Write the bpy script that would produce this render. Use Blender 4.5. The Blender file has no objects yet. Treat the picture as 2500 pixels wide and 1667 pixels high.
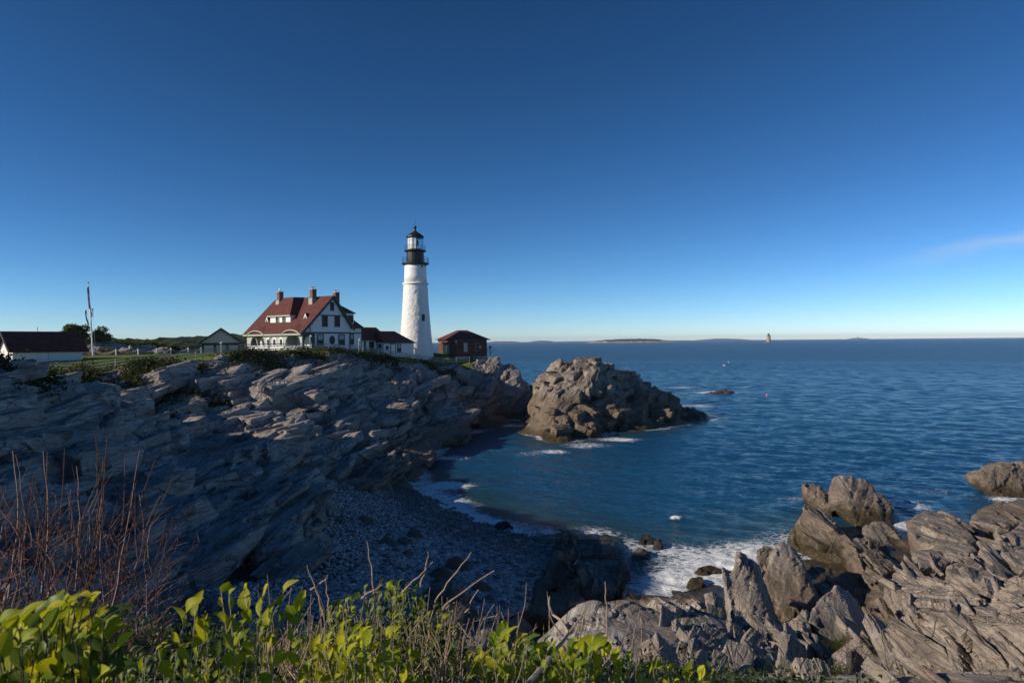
import bpy, bmesh, math, random
import numpy as np
from mathutils import Vector, Matrix

# ------------------------------------------------------------------ camera, sky, sun, exposure
SC = bpy.context.scene
COL = SC.collection
CAM_Z = 14.0
FPX = 1667.0                      # focal length in photograph pixels (24 mm on a 36 mm sensor)
ROLL, PITCH = math.radians(0.51), math.radians(-0.02)
_F = Vector((0, math.cos(PITCH), math.sin(PITCH)))
_R0 = Vector((1, 0, 0)); _U0 = _R0.cross(_F)
_R = (_R0 * math.cos(ROLL) - _U0 * math.sin(ROLL)).normalized()
_U = _R.cross(_F).normalized()
_C = Vector((0, 0, CAM_Z))
cam_d = bpy.data.cameras.new('camera')
cam = bpy.data.objects.new('camera', cam_d); COL.objects.link(cam)
m = Matrix.Identity(4)
for i in range(3):
    m[i][0], m[i][1], m[i][2], m[i][3] = _R[i], _U[i], -_F[i], _C[i]
cam.matrix_world = m
cam_d.sensor_width = 36.0; cam_d.lens = 24.0
cam_d.clip_start = 0.05; cam_d.clip_end = 60000
cam_d.dof.use_dof = True; cam_d.dof.focus_distance = 60.0; cam_d.dof.aperture_fstop = 7.0
SC.camera = cam

SUN_AZ, SUN_EL = math.radians(197.5), math.radians(23.5)
SUN = Vector((math.cos(SUN_AZ) * math.cos(SUN_EL), math.sin(SUN_AZ) * math.cos(SUN_EL), math.sin(SUN_EL)))
w = bpy.data.worlds.new('World'); SC.world = w; w.use_nodes = True
nt = w.node_tree; nt.nodes.clear()
out = nt.nodes.new('ShaderNodeOutputWorld'); bg = nt.nodes.new('ShaderNodeBackground')
sky = nt.nodes.new('ShaderNodeTexSky'); sky.sky_type = 'NISHITA'; sky.sun_disc = False
sky.sun_elevation = SUN_EL
sky.sun_rotation = math.atan2(SUN.x, SUN.y)
sky.altitude = 0; sky.air_density = 0.6; sky.dust_density = 0.0; sky.ozone_density = 6.0
bg.inputs[1].default_value = 0.065
# one grade for the whole sky: the deep, contrasty blue of the photograph's exposure
sp = nt.nodes.new('ShaderNodeSeparateColor'); cb = nt.nodes.new('ShaderNodeCombineColor')
nt.links.new(sky.outputs[0], sp.inputs[0])
for ch, pw, k in ((0, 1.72, .76), (1, 1.45, .87), (2, 1.45, .70)):
    p1 = nt.nodes.new('ShaderNodeMath'); p1.operation = 'POWER'; p1.inputs[1].default_value = pw
    p2 = nt.nodes.new('ShaderNodeMath'); p2.operation = 'MULTIPLY'; p2.inputs[1].default_value = k
    nt.links.new(sp.outputs[ch], p1.inputs[0]); nt.links.new(p1.outputs[0], p2.inputs[0]); nt.links.new(p2.outputs[0], cb.inputs[ch])
nt.links.new(bg.outputs[0], out.inputs[0])
CLOUD_IN = cb.outputs[0]; nt.links.new(bg.outputs[0], out.inputs[0])

sun_d = bpy.data.lights.new('sun', 'SUN'); sun_d.energy = 4.5; sun_d.angle = math.radians(0.53)
sun_d.color = (1.0, 0.86, 0.70)
sun = bpy.data.objects.new('sun', sun_d); COL.objects.link(sun)
sun.rotation_euler = SUN.to_track_quat('Z', 'Y').to_euler()

SC.view_settings.view_transform = 'Standard'; SC.view_settings.look = 'None'
SC.view_settings.gamma = 1.0; SC.view_settings.use_curve_mapping = False
SC.view_settings.exposure = 0.2
SC.render.engine = 'CYCLES'
SC.cycles.use_denoising = True
SC.cycles.max_bounces = 6; SC.cycles.diffuse_bounces = 3; SC.cycles.glossy_bounces = 3
SC.cycles.transmission_bounces = 4; SC.cycles.transparent_max_bounces = 8; SC.cycles.volume_bounces = 0

# ------------------------------------------------------------------ helpers: points, meshes, things
def ray(px, py):
    return _F + _R * ((px - 1250) / FPX) + _U * (-(py - 833.5) / FPX)
def P(px, py, d):
    "point seen at photo pixel (px, py), d metres ahead of the viewpoint"
    return _C + ray(px, py) * d
def PZ(px, py, z):
    r = ray(px, py); return _C + r * ((z - CAM_Z) / r.z)

# one thin wisp of cirrus, part of the sky itself
_a, _b = ray(2080, 668).normalized(), ray(2620, 552).normalized(); _nn = _a.cross(_b).normalized(); _al = (_b-_a).normalized()
def _w(ty, **kw):
    k = nt.nodes.new(ty)
    for q, v in kw.items(): setattr(k, q, v)
    return k
tc = _w('ShaderNodeTexCoord'); nz = _w('ShaderNodeTexNoise'); mp = _w('ShaderNodeMapping'); mp.inputs[3].default_value = (6, 6, 26)
nt.links.new(tc.outputs['Generated'], mp.inputs[0]); nt.links.new(mp.outputs[0], nz.inputs['Vector']); nz.inputs['Scale'].default_value = 1.6; nz.inputs['Detail'].default_value = 5
d1 = _w('ShaderNodeVectorMath', operation='DOT_PRODUCT'); d1.inputs[1].default_value = _nn; nt.links.new(tc.outputs['Generated'], d1.inputs[0])
d2 = _w('ShaderNodeVectorMath', operation='DOT_PRODUCT'); d2.inputs[1].default_value = _al; nt.links.new(tc.outputs['Generated'], d2.inputs[0])
wob = _w('ShaderNodeMath', operation='MULTIPLY_ADD'); wob.inputs[1].default_value = .030; nt.links.new(nz.outputs[0], wob.inputs[0]); nt.links.new(d1.outputs['Value'], wob.inputs[2])
sb_ = _w('ShaderNodeMath', operation='SUBTRACT'); sb_.inputs[1].default_value = .015; nt.links.new(wob.outputs[0], sb_.inputs[0]); ab = _w('ShaderNodeMath', operation='ABSOLUTE'); nt.links.new(sb_.outputs[0], ab.inputs[0])
m1 = _w('ShaderNodeMapRange', interpolation_type='SMOOTHSTEP'); nt.links.new(ab.outputs[0], m1.inputs[0]); m1.inputs[1].default_value = .016; m1.inputs[2].default_value = 0.0
a0_ = _al.dot(_a); m2 = _w('ShaderNodeMapRange', interpolation_type='SMOOTHSTEP'); nt.links.new(d2.outputs['Value'], m2.inputs[0]); m2.inputs[1].default_value = a0_; m2.inputs[2].default_value = a0_ + .20
mm_ = _w('ShaderNodeMath', operation='MULTIPLY'); nt.links.new(m1.outputs[0], mm_.inputs[0]); nt.links.new(m2.outputs[0], mm_.inputs[1])
m3 = _w('ShaderNodeMath', operation='MULTIPLY'); nt.links.new(mm_.outputs[0], m3.inputs[0]); m3.inputs[1].default_value = .42
cx_ = _w('ShaderNodeMix', data_type='RGBA'); nt.links.new(m3.outputs[0], cx_.inputs[0]); nt.links.new(CLOUD_IN, cx_.inputs[6]); cx_.inputs[7].default_value = (6.6, 8.6, 10.2, 1)
nt.links.new(cx_.outputs[2], bg.inputs[0])

RNG = np.random.default_rng(7)
def rnd(a=0.0, b=1.0): return float(RNG.uniform(a, b))

def tag(o, label=None, cat=None, group=None, kind=None):
    if label: o['label'] = label
    if cat: o['category'] = cat
    if group: o['group'] = group
    if kind: o['kind'] = kind
    return o
def empty(name, loc=(0, 0, 0), rz=0.0, label=None, cat=None, group=None):
    o = bpy.data.objects.new(name, None); COL.objects.link(o)
    o.location = loc; o.rotation_euler = (0, 0, rz); o.empty_display_size = 0.3
    return tag(o, label, cat, group)
def link(name, me, parent=None, mats=None):
    o = bpy.data.objects.new(name, me); COL.objects.link(o)
    if parent: o.parent = parent
    if mats is not None and not me.materials:
        for mm in (mats if isinstance(mats, (list, tuple)) else [mats]): me.materials.append(mm)
    return o
def np_mesh(name, V, F, smooth=False):
    "mesh from numpy arrays; F is (n,3) or (n,4)"
    V = np.asarray(V, np.float32); F = np.asarray(F, np.int32)
    me = bpy.data.meshes.new(name)
    me.vertices.add(len(V)); me.vertices.foreach_set('co', V.ravel())
    k = F.shape[1]
    me.loops.add(F.size); me.loops.foreach_set('vertex_index', F.ravel())
    me.polygons.add(len(F))
    me.polygons.foreach_set('loop_start', np.arange(0, F.size, k, dtype=np.int32))
    if smooth: me.polygons.foreach_set('use_smooth', np.ones(len(F), bool))
    me.update(calc_edges=True); return me

class MB:
    def __init__(s): s.v = []; s.f = []; s.mi = []; s.cur = 0
    def add(s, vs, fs):
        b = len(s.v); s.v += [tuple(v) for v in vs]
        for f in fs: s.f.append(tuple(b + i for i in f)); s.mi.append(s.cur)
        return s
    def box(s, lo, hi):
        x0, y0, z0 = lo; x1, y1, z1 = hi
        return s.add([(x0,y0,z0),(x1,y0,z0),(x1,y1,z0),(x0,y1,z0),(x0,y0,z1),(x1,y0,z1),(x1,y1,z1),(x0,y1,z1)],
              [(0,3,2,1),(4,5,6,7),(0,1,5,4),(1,2,6,5),(2,3,7,6),(3,0,4,7)])
    def bar(s, a, b, wx, wz, up=(0,0,1)):
        a = Vector(a); b = Vector(b); t = (b - a).normalized(); u = Vector(up)
        sx = t.cross(u)
        if sx.length < 1e-4: sx = t.cross(Vector((1,0,0)))
        sx.normalize(); uz = sx.cross(t).normalized()
        c = [sx*(i*wx/2) + uz*(j*wz/2) for i, j in ((-1,-1),(1,-1),(1,1),(-1,1))]
        return s.add([a+q for q in c] + [b+q for q in c], [(3,2,1,0),(4,5,6,7),(0,1,5,4),(1,2,6,5),(2,3,7,6),(3,0,4,7)])
    def tube(s, pts, r, n=6, cap=True):
        pts = [Vector(p) for p in pts]; rs = r if isinstance(r, (list, tuple)) else [r]*len(pts)
        vs = []; prev = None
        for i, p in enumerate(pts):
            t = (pts[min(i+1, len(pts)-1)] - pts[max(i-1, 0)]).normalized()
            ref = prev if prev is not None else (Vector((0,0,1)) if abs(t.z) < .9 else Vector((1,0,0)))
            sx = ref - t*ref.dot(t)
            if sx.length < 1e-5: sx = t.orthogonal()
            sx.normalize(); prev = sx; sy = t.cross(sx)
            for k in range(n):
                a = 2*math.pi*k/n; vs.append(p + (sx*math.cos(a) + sy*math.sin(a))*rs[i])
        fs = [(i*n+k, i*n+(k+1) % n, (i+1)*n+(k+1) % n, (i+1)*n+k) for i in range(len(pts)-1) for k in range(n)]
        if cap: fs += [tuple(range(n-1, -1, -1)), tuple((len(pts)-1)*n + k for k in range(n))]
        return s.add(vs, fs)
    def lathe(s, prof, n=24, c=(0,0,0), cap=True, a0=0.0):
        vs = [(c[0]+r*math.cos(a0+2*math.pi*k/n), c[1]+r*math.sin(a0+2*math.pi*k/n), c[2]+z) for r, z in prof for k in range(n)]
        fs = [(i*n+k, i*n+(k+1) % n, (i+1)*n+(k+1) % n, (i+1)*n+k) for i in range(len(prof)-1) for k in range(n)]
        if cap: fs += [tuple(range(n-1, -1, -1)), tuple((len(prof)-1)*n + k for k in range(n))]
        return s.add(vs, fs)
    def prism(s, poly, axis, a, b):
        "extrude a 2D polygon along an axis ('x','y','z') from a to b"
        def mk(p, t): return (t, p[0], p[1]) if axis == 'x' else (p[0], t, p[1]) if axis == 'y' else (p[0], p[1], t)
        n = len(poly)
        return s.add([mk(p, a) for p in poly] + [mk(p, b) for p in poly],
              [tuple(range(n)), tuple(range(2*n-1, n-1, -1))] + [(i, n+i, n+(i+1) % n, (i+1) % n) for i in range(n)])
    def build(s, name, mats, parent=None, smooth=False):
        me = bpy.data.meshes.new(name); me.from_pydata(s.v, [], s.f)
        for mm in (mats if isinstance(mats, (list, tuple)) else [mats]): me.materials.append(mm)
        if any(s.mi): me.polygons.foreach_set('material_index', s.mi)
        bm = bmesh.new(); bm.from_mesh(me); bmesh.ops.recalc_face_normals(bm, faces=bm.faces); bm.to_mesh(me); bm.free()
        if smooth: me.polygons.foreach_set('use_smooth', [True]*len(me.polygons))
        me.update(); return link(name, me, parent)

# ------------------------------------------------------------------ noise (numpy)
def _h(ix, iy, iz, seed):
    h = (ix.astype(np.int64)*374761393 + iy.astype(np.int64)*668265263 + iz.astype(np.int64)*2147483647 + seed*1274126177) & 0xFFFFFFFF
    h = ((h ^ (h >> 13))*1274126177) & 0xFFFFFFFF
    h = ((h ^ (h >> 16))*2246822519) & 0xFFFFFFFF
    return (h ^ (h >> 15)).astype(np.uint32)
def _u(h, k):
    return (((h.astype(np.uint64)*np.uint64(2654435761 + 40503*k) + np.uint64(k*97531)) >> np.uint64(7)) & np.uint64(0xFFFF)).astype(np.float32)/65535.0
def cells(p, seed):
    "nearest jittered cell: returns tilted-plane value per point (crisp facets)"
    b = np.floor(p - 0.5).astype(np.int64)
    best = np.full(len(p), 9e9, np.float32); val = np.zeros(len(p), np.float32)
    for dx in (0, 1):
        for dy in (0, 1):
            for dz in (0, 1):
                ix, iy, iz = b[:,0]+dx, b[:,1]+dy, b[:,2]+dz
                h = _h(ix, iy, iz, seed)
                ox = p[:,0]-(ix+.5+(_u(h,1)-.5)*.9); oy = p[:,1]-(iy+.5+(_u(h,2)-.5)*.9); oz = p[:,2]-(iz+.5+(_u(h,3)-.5)*.9)
                d = ox*ox+oy*oy+oz*oz
                v = (_u(h,4)-.5) + (_u(h,5)-.5)*1.3*ox + (_u(h,6)-.5)*.9*oy + (_u(h,7)-.5)*.9*oz
                k = d < best; best[k] = d[k]; val[k] = v[k]
    return val
def cells_soft(p, seed, k=26.0):
    "as cells(), with the steps between facets sloped instead of sheer"
    b = np.floor(p - 0.5).astype(np.int64); W = np.zeros(len(p)); S = np.zeros(len(p))
    for dx in (0, 1):
        for dy in (0, 1):
            ix, iy = b[:,0]+dx, b[:,1]+dy; h = _h(ix, iy, 0*ix, seed)
            ox = p[:,0]-(ix+.5+(_u(h,1)-.5)*.9); oy = p[:,1]-(iy+.5+(_u(h,2)-.5)*.9)
            w_ = np.exp(-k*(ox*ox+oy*oy)) + 1e-12
            W += w_; S += w_*((_u(h,4)-.5) + (_u(h,5)-.5)*1.3*ox + (_u(h,6)-.5)*.9*oy)
    return S/W
def vnoise(p, seed):
    f = np.floor(p); t = p - f; t = t*t*(3-2*t); i = f.astype(np.int64); r = 0
    for dx in (0, 1):
        wx = t[:,0] if dx else 1-t[:,0]
        for dy in (0, 1):
            wy = t[:,1] if dy else 1-t[:,1]
            for dz in (0, 1):
                wz = t[:,2] if dz else 1-t[:,2]
                r = r + wx*wy*wz*(_u(_h(i[:,0]+dx, i[:,1]+dy, i[:,2]+dz, seed), 1)-.5)*2
    return r
def fbm(p, seed, o=3):
    r = 0; a = 1.0
    for k in range(o): r = r + a*vnoise(p*(2.03**k), seed+k); a *= .5
    return r
STRIKE = np.array([.17, .985, 0]); _A = np.array([.985, -.17, 0]); _dip = math.radians(40)
ACROSS = _A*math.cos(_dip) + np.array([0,0,1.])*math.sin(_dip)
NORMB = -_A*math.sin(_dip) + np.array([0,0,1.])*math.cos(_dip)
def bed(p):
    return np.stack([p@ACROSS, p@STRIKE, p@NORMB], 1)
def rock_disp(p, scale=1.0, seed=3, fine=True):
    "displacement of fractured, bedded rock, metres (about +-0.5*scale)"
    q = bed(p)/scale; w_ = fbm(p/scale*.5, seed+50, 2)[:,None]*.16; q = q + w_
    d = .50*cells(q*np.array([.42,.16,.8]), seed) + .20*cells(q*np.array([1.2,.42,2.4]), seed+1)
    lw = q[:,2]*1.45 + .10*fbm(q*np.array([.5,.12,.5]), seed+70, 2); lay = (lw-np.floor(lw)); lay2 = (lw*2.7+.3)-np.floor(lw*2.7+.3)
    d = d + .13*(lay-.5)*(.6+.8*(_u(_h(np.floor(lw), 0*np.floor(lw), 0*np.floor(lw), seed+71), 1))) + .05*(lay2-.5)
    if fine: d = d + .05*cells(q*np.array([3.2,.9,7.]), seed+2) + .015*fbm(p*5/scale, seed+9, 2)
    return d*scale
def sstep(a, b, x):
    t = np.clip((x-a)/(b-a), 0, 1); return t*t*(3-2*t)
def poly_sd(x, y, poly):
    "signed distance to polygon, negative inside"
    d = np.full(x.shape, 9e9); ins = np.zeros(x.shape, bool); n = len(poly)
    for i in range(n):
        ax, ay = poly[i]; bx, by = poly[(i+1) % n]
        ex, ey = bx-ax, by-ay; t = np.clip(((x-ax)*ex+(y-ay)*ey)/(ex*ex+ey*ey+1e-9), 0, 1)
        d = np.minimum(d, (x-ax-t*ex)**2+(y-ay-t*ey)**2)
        c = ((ay > y) != (by > y)) & (x < (bx-ax)*(y-ay)/((by-ay) if by != ay else 1e-9)+ax); ins ^= c
    d = np.sqrt(d); return np.where(ins, -d, d)
class RBF:
    "linear radial interpolation of heights through scattered survey points"
    def __init__(s, pts, smooth=0.02):
        pts = np.asarray(pts, float); s.p = pts[:,:2]; n = len(pts)
        D = np.sqrt(((s.p[:,None]-s.p[None])**2).sum(2)) ; A = np.zeros((n+1, n+1)); A[:n,:n] = -D - np.eye(n)*smooth; A[:n,n] = 1; A[n,:n] = 1
        sol = np.linalg.solve(A, np.append(pts[:,2], 0)); s.w = sol[:n]; s.c = sol[n]
    def __call__(s, x, y):
        x = np.asarray(x, float); sh = x.shape; x = x.ravel(); y = np.asarray(y, float).ravel(); o = np.empty(len(x))
        for i in range(0, len(x), 60000):
            o[i:i+60000] = s.c - np.sqrt((x[i:i+60000,None]-s.p[:,0])**2+(y[i:i+60000,None]-s.p[:,1])**2)@s.w
        return o.reshape(sh)
# ------------------------------------------------------------------ procedural materials
class NT:
    def __init__(s, name):
        s.m = bpy.data.materials.new(name); s.m.use_nodes = True; s.t = s.m.node_tree; s.t.nodes.clear()
        s.out = s.n('ShaderNodeOutputMaterial')
    def n(s, ty, **kw):
        nd = s.t.nodes.new(ty)
        for k, v in kw.items(): setattr(nd, k, v)
        return nd
    def L(s, a, b): s.t.links.new(a, b)
    def set(s, sock, v):
        if hasattr(v, 'is_output'): s.L(v, sock)
        elif isinstance(v, (tuple, list)) and len(v) == 3 and sock.type == 'RGBA': sock.default_value = (*v, 1)
        else: sock.default_value = v
    def pos(s): return s.n('ShaderNodeNewGeometry').outputs['Position']
    def mapping(s, vec, rot=(0,0,0), scale=(1,1,1), loc=(0,0,0)):
        k = s.n('ShaderNodeMapping'); s.L(vec, k.inputs[0]); k.inputs[1].default_value = loc; k.inputs[2].default_value = rot; k.inputs[3].default_value = scale
        return k.outputs[0]
    def noise(s, vec, scale=1.0, detail=4, rough=.55, dist=0.0):
        k = s.n('ShaderNodeTexNoise'); s.L(vec, k.inputs['Vector']); k.inputs['Scale'].default_value = scale
        k.inputs['Detail'].default_value = detail; k.inputs['Roughness'].default_value = rough; k.inputs['Distortion'].default_value = dist
        return k.outputs[0]
    def vor(s, vec, scale, feature='DISTANCE_TO_EDGE'):
        k = s.n('ShaderNodeTexVoronoi', feature=feature); s.L(vec, k.inputs['Vector']); k.inputs['Scale'].default_value = scale
        return k.outputs['Distance'] if feature != 'F1' else k.outputs['Color']
    def ramp(s, f, stops):
        k = s.n('ShaderNodeValToRGB'); s.L(f, k.inputs[0]); e = k.color_ramp.elements
        while len(e) < len(stops): e.new(.5)
        for i, (p, c) in enumerate(stops):
            e[i].position = p; e[i].color = (*c, 1) if len(c) == 3 else c
        return k.outputs[0]
    def mix(s, f, a, b, bt='MIX'):
        k = s.n('ShaderNodeMix', data_type='RGBA', blend_type=bt); s.set(k.inputs[0], f); s.set(k.inputs[6], a); s.set(k.inputs[7], b)
        return k.outputs[2]
    def math(s, op, a, b=0.0, clamp=False):
        k = s.n('ShaderNodeMath', operation=op, use_clamp=clamp); s.set(k.inputs[0], a); s.set(k.inputs[1], b); return k.outputs[0]
    def mrange(s, v, a, b, c=0.0, d=1.0):
        k = s.n('ShaderNodeMapRange', interpolation_type='SMOOTHSTEP'); s.L(v, k.inputs[0])
        for i, q in enumerate((a, b, c, d)): k.inputs[i+1].default_value = q
        return k.outputs[0]
    def bump(s, h, strength=.5, dist=.1, nrm=None):
        k = s.n('ShaderNodeBump'); k.inputs['Strength'].default_value = strength; k.inputs['Distance'].default_value = dist
        s.L(h, k.inputs['Height'])
        if nrm is not None: s.L(nrm, k.inputs['Normal'])
        return k.outputs[0]
    def pbsdf(s, col, rough=.7, nrm=None, spec=.4, metallic=0.0, **kw):
        k = s.n('ShaderNodeBsdfPrincipled'); s.set(k.inputs['Base Color'], col); s.set(k.inputs['Roughness'], rough)
        k.inputs['Specular IOR Level'].default_value = spec; k.inputs['Metallic'].default_value = metallic
        for a, b in kw.items(): s.set(k.inputs[a], b)
        if nrm is not None: s.L(nrm, k.inputs['Normal'])
        return k.outputs[0]
    def done(s, sh): s.L(sh, s.out.inputs[0]); return s.m
    def sep(s, v):
        k = s.n('ShaderNodeSeparateXYZ'); s.L(v, k.inputs[0]); return k.outputs
    def attr(s, name):
        k = s.n('ShaderNodeAttribute'); k.attribute_name = name; return k.outputs

def plain(name, col, rough=.6, var=.12, spec=.4, scale=3.0, metallic=0.0, bump=0.0):
    n = NT(name); p = n.n('ShaderNodeTexCoord').outputs['Object']
    f = n.noise(p, scale, 4); a = tuple(c*(1-var) for c in col); b = tuple(min(1, c*(1+var)) for c in col)
    nr = n.bump(n.noise(p, scale*6, 3), bump, .02) if bump else None
    return n.done(n.pbsdf(n.ramp(f, [(.3, a), (.7, b)]), rough, nr, spec, metallic))

def rock_material(name, light=(.54,.51,.48), mid=(.36,.34,.325), dark=(.12,.115,.11), tide=True, rust=.5, fs=1.0, tz=1.0):
    n = NT(name); p = n.pos()
    bz = n.mapping(p, (0, 0, math.radians(9.8)))
    bz = n.mapping(bz, (0, math.radians(40), 0))
    st = n.noise(n.mapping(bz, scale=(2.0*fs, .30*fs, 4.4*fs)), 1.0, 7, .66, .12)
    st2 = n.noise(n.mapping(bz, scale=(9*fs, 1.7*fs, 17*fs)), 1.0, 5, .68, .1)
    big = n.noise(p, .16, 4, .55); med = n.noise(p, 1.1*fs, 5, .6)
    c = n.ramp(st, [(.30, dark), (.46, mid), (.66, light)])
    c = n.mix(n.mrange(st2, .35, .62, .55, 0), c, dark)
    c = n.mix(n.mrange(big, .42, .62, 0, .6), c, (.30, .26, .21))
    c = n.mix(n.mrange(n.noise(n.mapping(bz, scale=(.5*fs,.16*fs,.9*fs)), 1.0, 5, .6), .52, .66, 0, .72), c, tuple(v*.55 for v in dark))
    c = n.mix(n.math('MULTIPLY', n.mrange(n.noise(p, .75*fs, 5, .6), .57, .72), rust), c, (.26, .135, .06))
    c = n.mix(n.mrange(med, .60, .78, 0, .5), c, (.50, .48, .45))
    wz = n.n('ShaderNodeVectorMath', operation='ADD'); nz_ = n.n('ShaderNodeTexNoise'); n.L(bz, nz_.inputs['Vector']); nz_.inputs['Scale'].default_value = .35*fs; n.L(n.mapping(bz, scale=(.7*fs, .16*fs, 1.25*fs)), wz.inputs[0]); vs_ = n.n('ShaderNodeVectorMath', operation='SCALE'); n.L(nz_.outputs['Color'], vs_.inputs[0]); vs_.inputs['Scale'].default_value = .3; n.L(vs_.outputs[0], wz.inputs[1])
    crk = n.vor(wz.outputs[0], 1.0); crk2 = n.vor(n.mapping(bz, scale=(2.6*fs, .35*fs, 5.0*fs)), 1.0); cm_ = n.mrange(n.noise(p, .5*fs, 3), .42, .6)
    crkm = n.math('MULTIPLY', n.mrange(crk, 0, .014, 0, 1), n.math('MAXIMUM', n.mrange(crk2, 0, .06, .45, 1), cm_))
    c = n.mix(n.mrange(crkm, 0, 1, .35, 1), (.035, .032, .03), c)
    rough = .82
    if tide:
        z = n.sep(p)[2]; zz = n.math('ADD', z, n.math('MULTIPLY', n.math('SUBTRACT', n.noise(p, .55, 4), .5), 2.2))
        c = n.mix(n.mrange(zz, 3.4*tz, 1.9*tz, 0, .72), c, n.mix(st, (.07, .05, .035), (.20, .15, .10)))
        c = n.mix(n.mrange(zz, 1.35, .45, 0, .92), c, n.mix(n.noise(p, 3.0, 5), (.012, .011, .007), (.075, .055, .022)))
        rough = n.mrange(zz, 1.2, .2, .84, .38)
    h = n.math('ADD', n.math('MULTIPLY', st, .42), n.math('MULTIPLY', st2, .22))
    h = n.math('ADD', h, n.math('MULTIPLY', crkm, .35)); h = n.math('ADD', h, n.math('MULTIPLY', n.noise(p, 7*fs, 6, .7), .34))
    return n.done(n.pbsdf(c, rough, n.bump(h, .85, .16/fs), .3))

M = {}
M['rock'] = rock_material('bedded_rock')
M['rock_near'] = rock_material('bedded_rock_near', light=(.48,.435,.385), mid=(.29,.262,.238), fs=2.0, rust=.6)
M['rock_brown'] = rock_material('brown_bedded_rock', light=(.42,.365,.31), mid=(.25,.215,.185), dark=(.07,.062,.056), fs=1.8, rust=.4)
M['rock_isle'] = rock_material('island_rock', light=(.45,.40,.345), mid=(.27,.235,.195), dark=(.085,.075,.066), rust=.35, tz=1.9)
M['rock_wet'] = rock_material('wet_dark_rock', light=(.10,.095,.09), mid=(.05,.047,.045), dark=(.02,.02,.02), rust=.1, tide=False)
M['rock_weedy'] = rock_material('weedy_rock', light=(.13,.13,.06), mid=(.06,.065,.03), dark=(.025,.025,.02), rust=.1)

def grass_mat(name, a, b, c2):
    n = NT(name); p = n.pos(); f = n.noise(p, .35, 4); g = n.noise(p, 9, 4, .7)
    c = n.mix(n.mrange(g, .3, .7), n.mix(n.mrange(f, .35, .65), a, b), c2)
    return n.done(n.pbsdf(c, .9, n.bump(g, .8, .1), .15))
M['lawn'] = grass_mat('mown_lawn', (.12,.165,.03), (.17,.19,.04), (.085,.13,.025))
M['hill'] = grass_mat('rough_grass', (.035,.05,.014), (.06,.06,.022), (.02,.03,.01))
n = NT('soil'); p = n.pos(); f = n.noise(p, 6, 6, .65)
M['soil'] = n.done(n.pbsdf(n.ramp(f, [(.3, (.018,.015,.01)), (.55, (.05,.042,.028)), (.75, (.03,.04,.014))]), .95, n.bump(f, .9, .1), .1))
n = NT('shingle'); p = n.pos(); v = n.vor(p, 6.5, 'F1'); e = n.vor(p, 6.5)
M['shingle'] = n.done(n.pbsdf(n.mix(n.mrange(e, 0, .12), (.012,.012,.013), n.ramp(v, [(0, (.05,.05,.055)), (1, (.20,.20,.21))])), .7, n.bump(n.mrange(e, 0, .4), 1, .1), .3))
def pebble_mat(name):
    n = NT(name); g = n.n('ShaderNodeNewGeometry'); r = g.outputs['Random Per Island']; p = g.outputs['Position']
    c = n.ramp(r, [(0, (.12,.12,.125)), (.4, (.30,.30,.305)), (.75, (.50,.50,.50)), (.92, (.42,.32,.26)), (1, (.75,.75,.73))])
    z = n.math('ADD', n.sep(p)[2], n.math('MULTIPLY', n.math('SUBTRACT', n.noise(p, .3, 3), .5), 1.2))
    wet = n.mrange(z, 1.25, .45)
    c = n.mix(n.math('MULTIPLY', wet, .78), c, (.022,.021,.02))
    return n.done(n.pbsdf(c, n.mrange(z, 1.25, .45, .75, .35), n.bump(n.noise(p, 30, 2), .2, .01), .35))
M['pebble'] = pebble_mat('sea_pebble')

# sea water: opaque deep water with foam where the vertices carry it
n = NT('sea_water'); g = n.n('ShaderNodeNewGeometry'); p = g.outputs['Position']
cd = n.n('ShaderNodeVectorMath', operation='LENGTH'); n.L(p, cd.inputs[0]); dist = cd.outputs['Value']
w1 = n.noise(n.mapping(p, (0,0,.35), (.75, 1.9, 1)), 1.0, 5, .62, .4)
w2 = n.noise(n.mapping(p, (0,0,-.2), (2.2, 5.5, 1)), 1.0, 5, .65, .3)
w3 = n.noise(n.mapping(p, (0,0,.1), (.035, .16, 1)), 1.0, 5, .62, .3)
hgt = n.math('ADD', n.math('MULTIPLY', w1, .36), n.math('MULTIPLY', w2, .16)); hgt = n.math('ADD', hgt, n.math('MULTIPLY', w3, n.mrange(dist, 80, 500, 0, 6)))
nr = n.bump(hgt, 1.0, 1.0)
fo = n.attr('foam')['Fac']; sh = n.attr('shallow')['Fac']
fn = n.noise(p, 1.0, 8, .74, 1.6); fn2 = n.noise(n.mapping(p, (0,0,.3), (.5,1.1,1)), 4.2, 5, .7, .8)
wv = n.n('ShaderNodeVectorMath', operation='ADD'); wn = n.n('ShaderNodeTexNoise'); n.L(p, wn.inputs['Vector']); wn.inputs['Scale'].default_value = .9; wn.inputs['Detail'].default_value = 4; n.L(n.mapping(p, (0,0,.2), (1.0,1.5,.05)), wv.inputs[0]); n.L(wn.outputs['Color'], wv.inputs[1])
net = n.math('SUBTRACT', 1.0, n.mrange(n.vor(wv.outputs[0], 1.5), 0, .30)); net2 = n.math('SUBTRACT', 1.0, n.mrange(n.vor(wv.outputs[0], 4.5), 0, .35))
lace = n.math('ADD', n.math('MULTIPLY', fn, .62), n.math('ADD', n.math('MULTIPLY', net, .22), n.math('MULTIPLY', net2, .16)))
fm = n.math('SUBTRACT', n.math('ADD', fo, lace), 1.0)
fm = n.math('MULTIPLY', n.mrange(fm, -.04, .34), n.mrange(fo, .05, .3))
deep = n.mix(n.mrange(n.noise(p, .02, 3), .4, .6), (.008,.070,.165), (.011,.082,.18))
base = n.mix(sh, deep, (.02,.055,.058))
wb = n.pbsdf(base, n.mrange(dist, 40, 600, .12, .30), nr, .5, **{'IOR': 1.333})
fb = n.pbsdf((.74,.78,.80), .6, n.bump(lace, .6, .15), .2)
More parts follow.
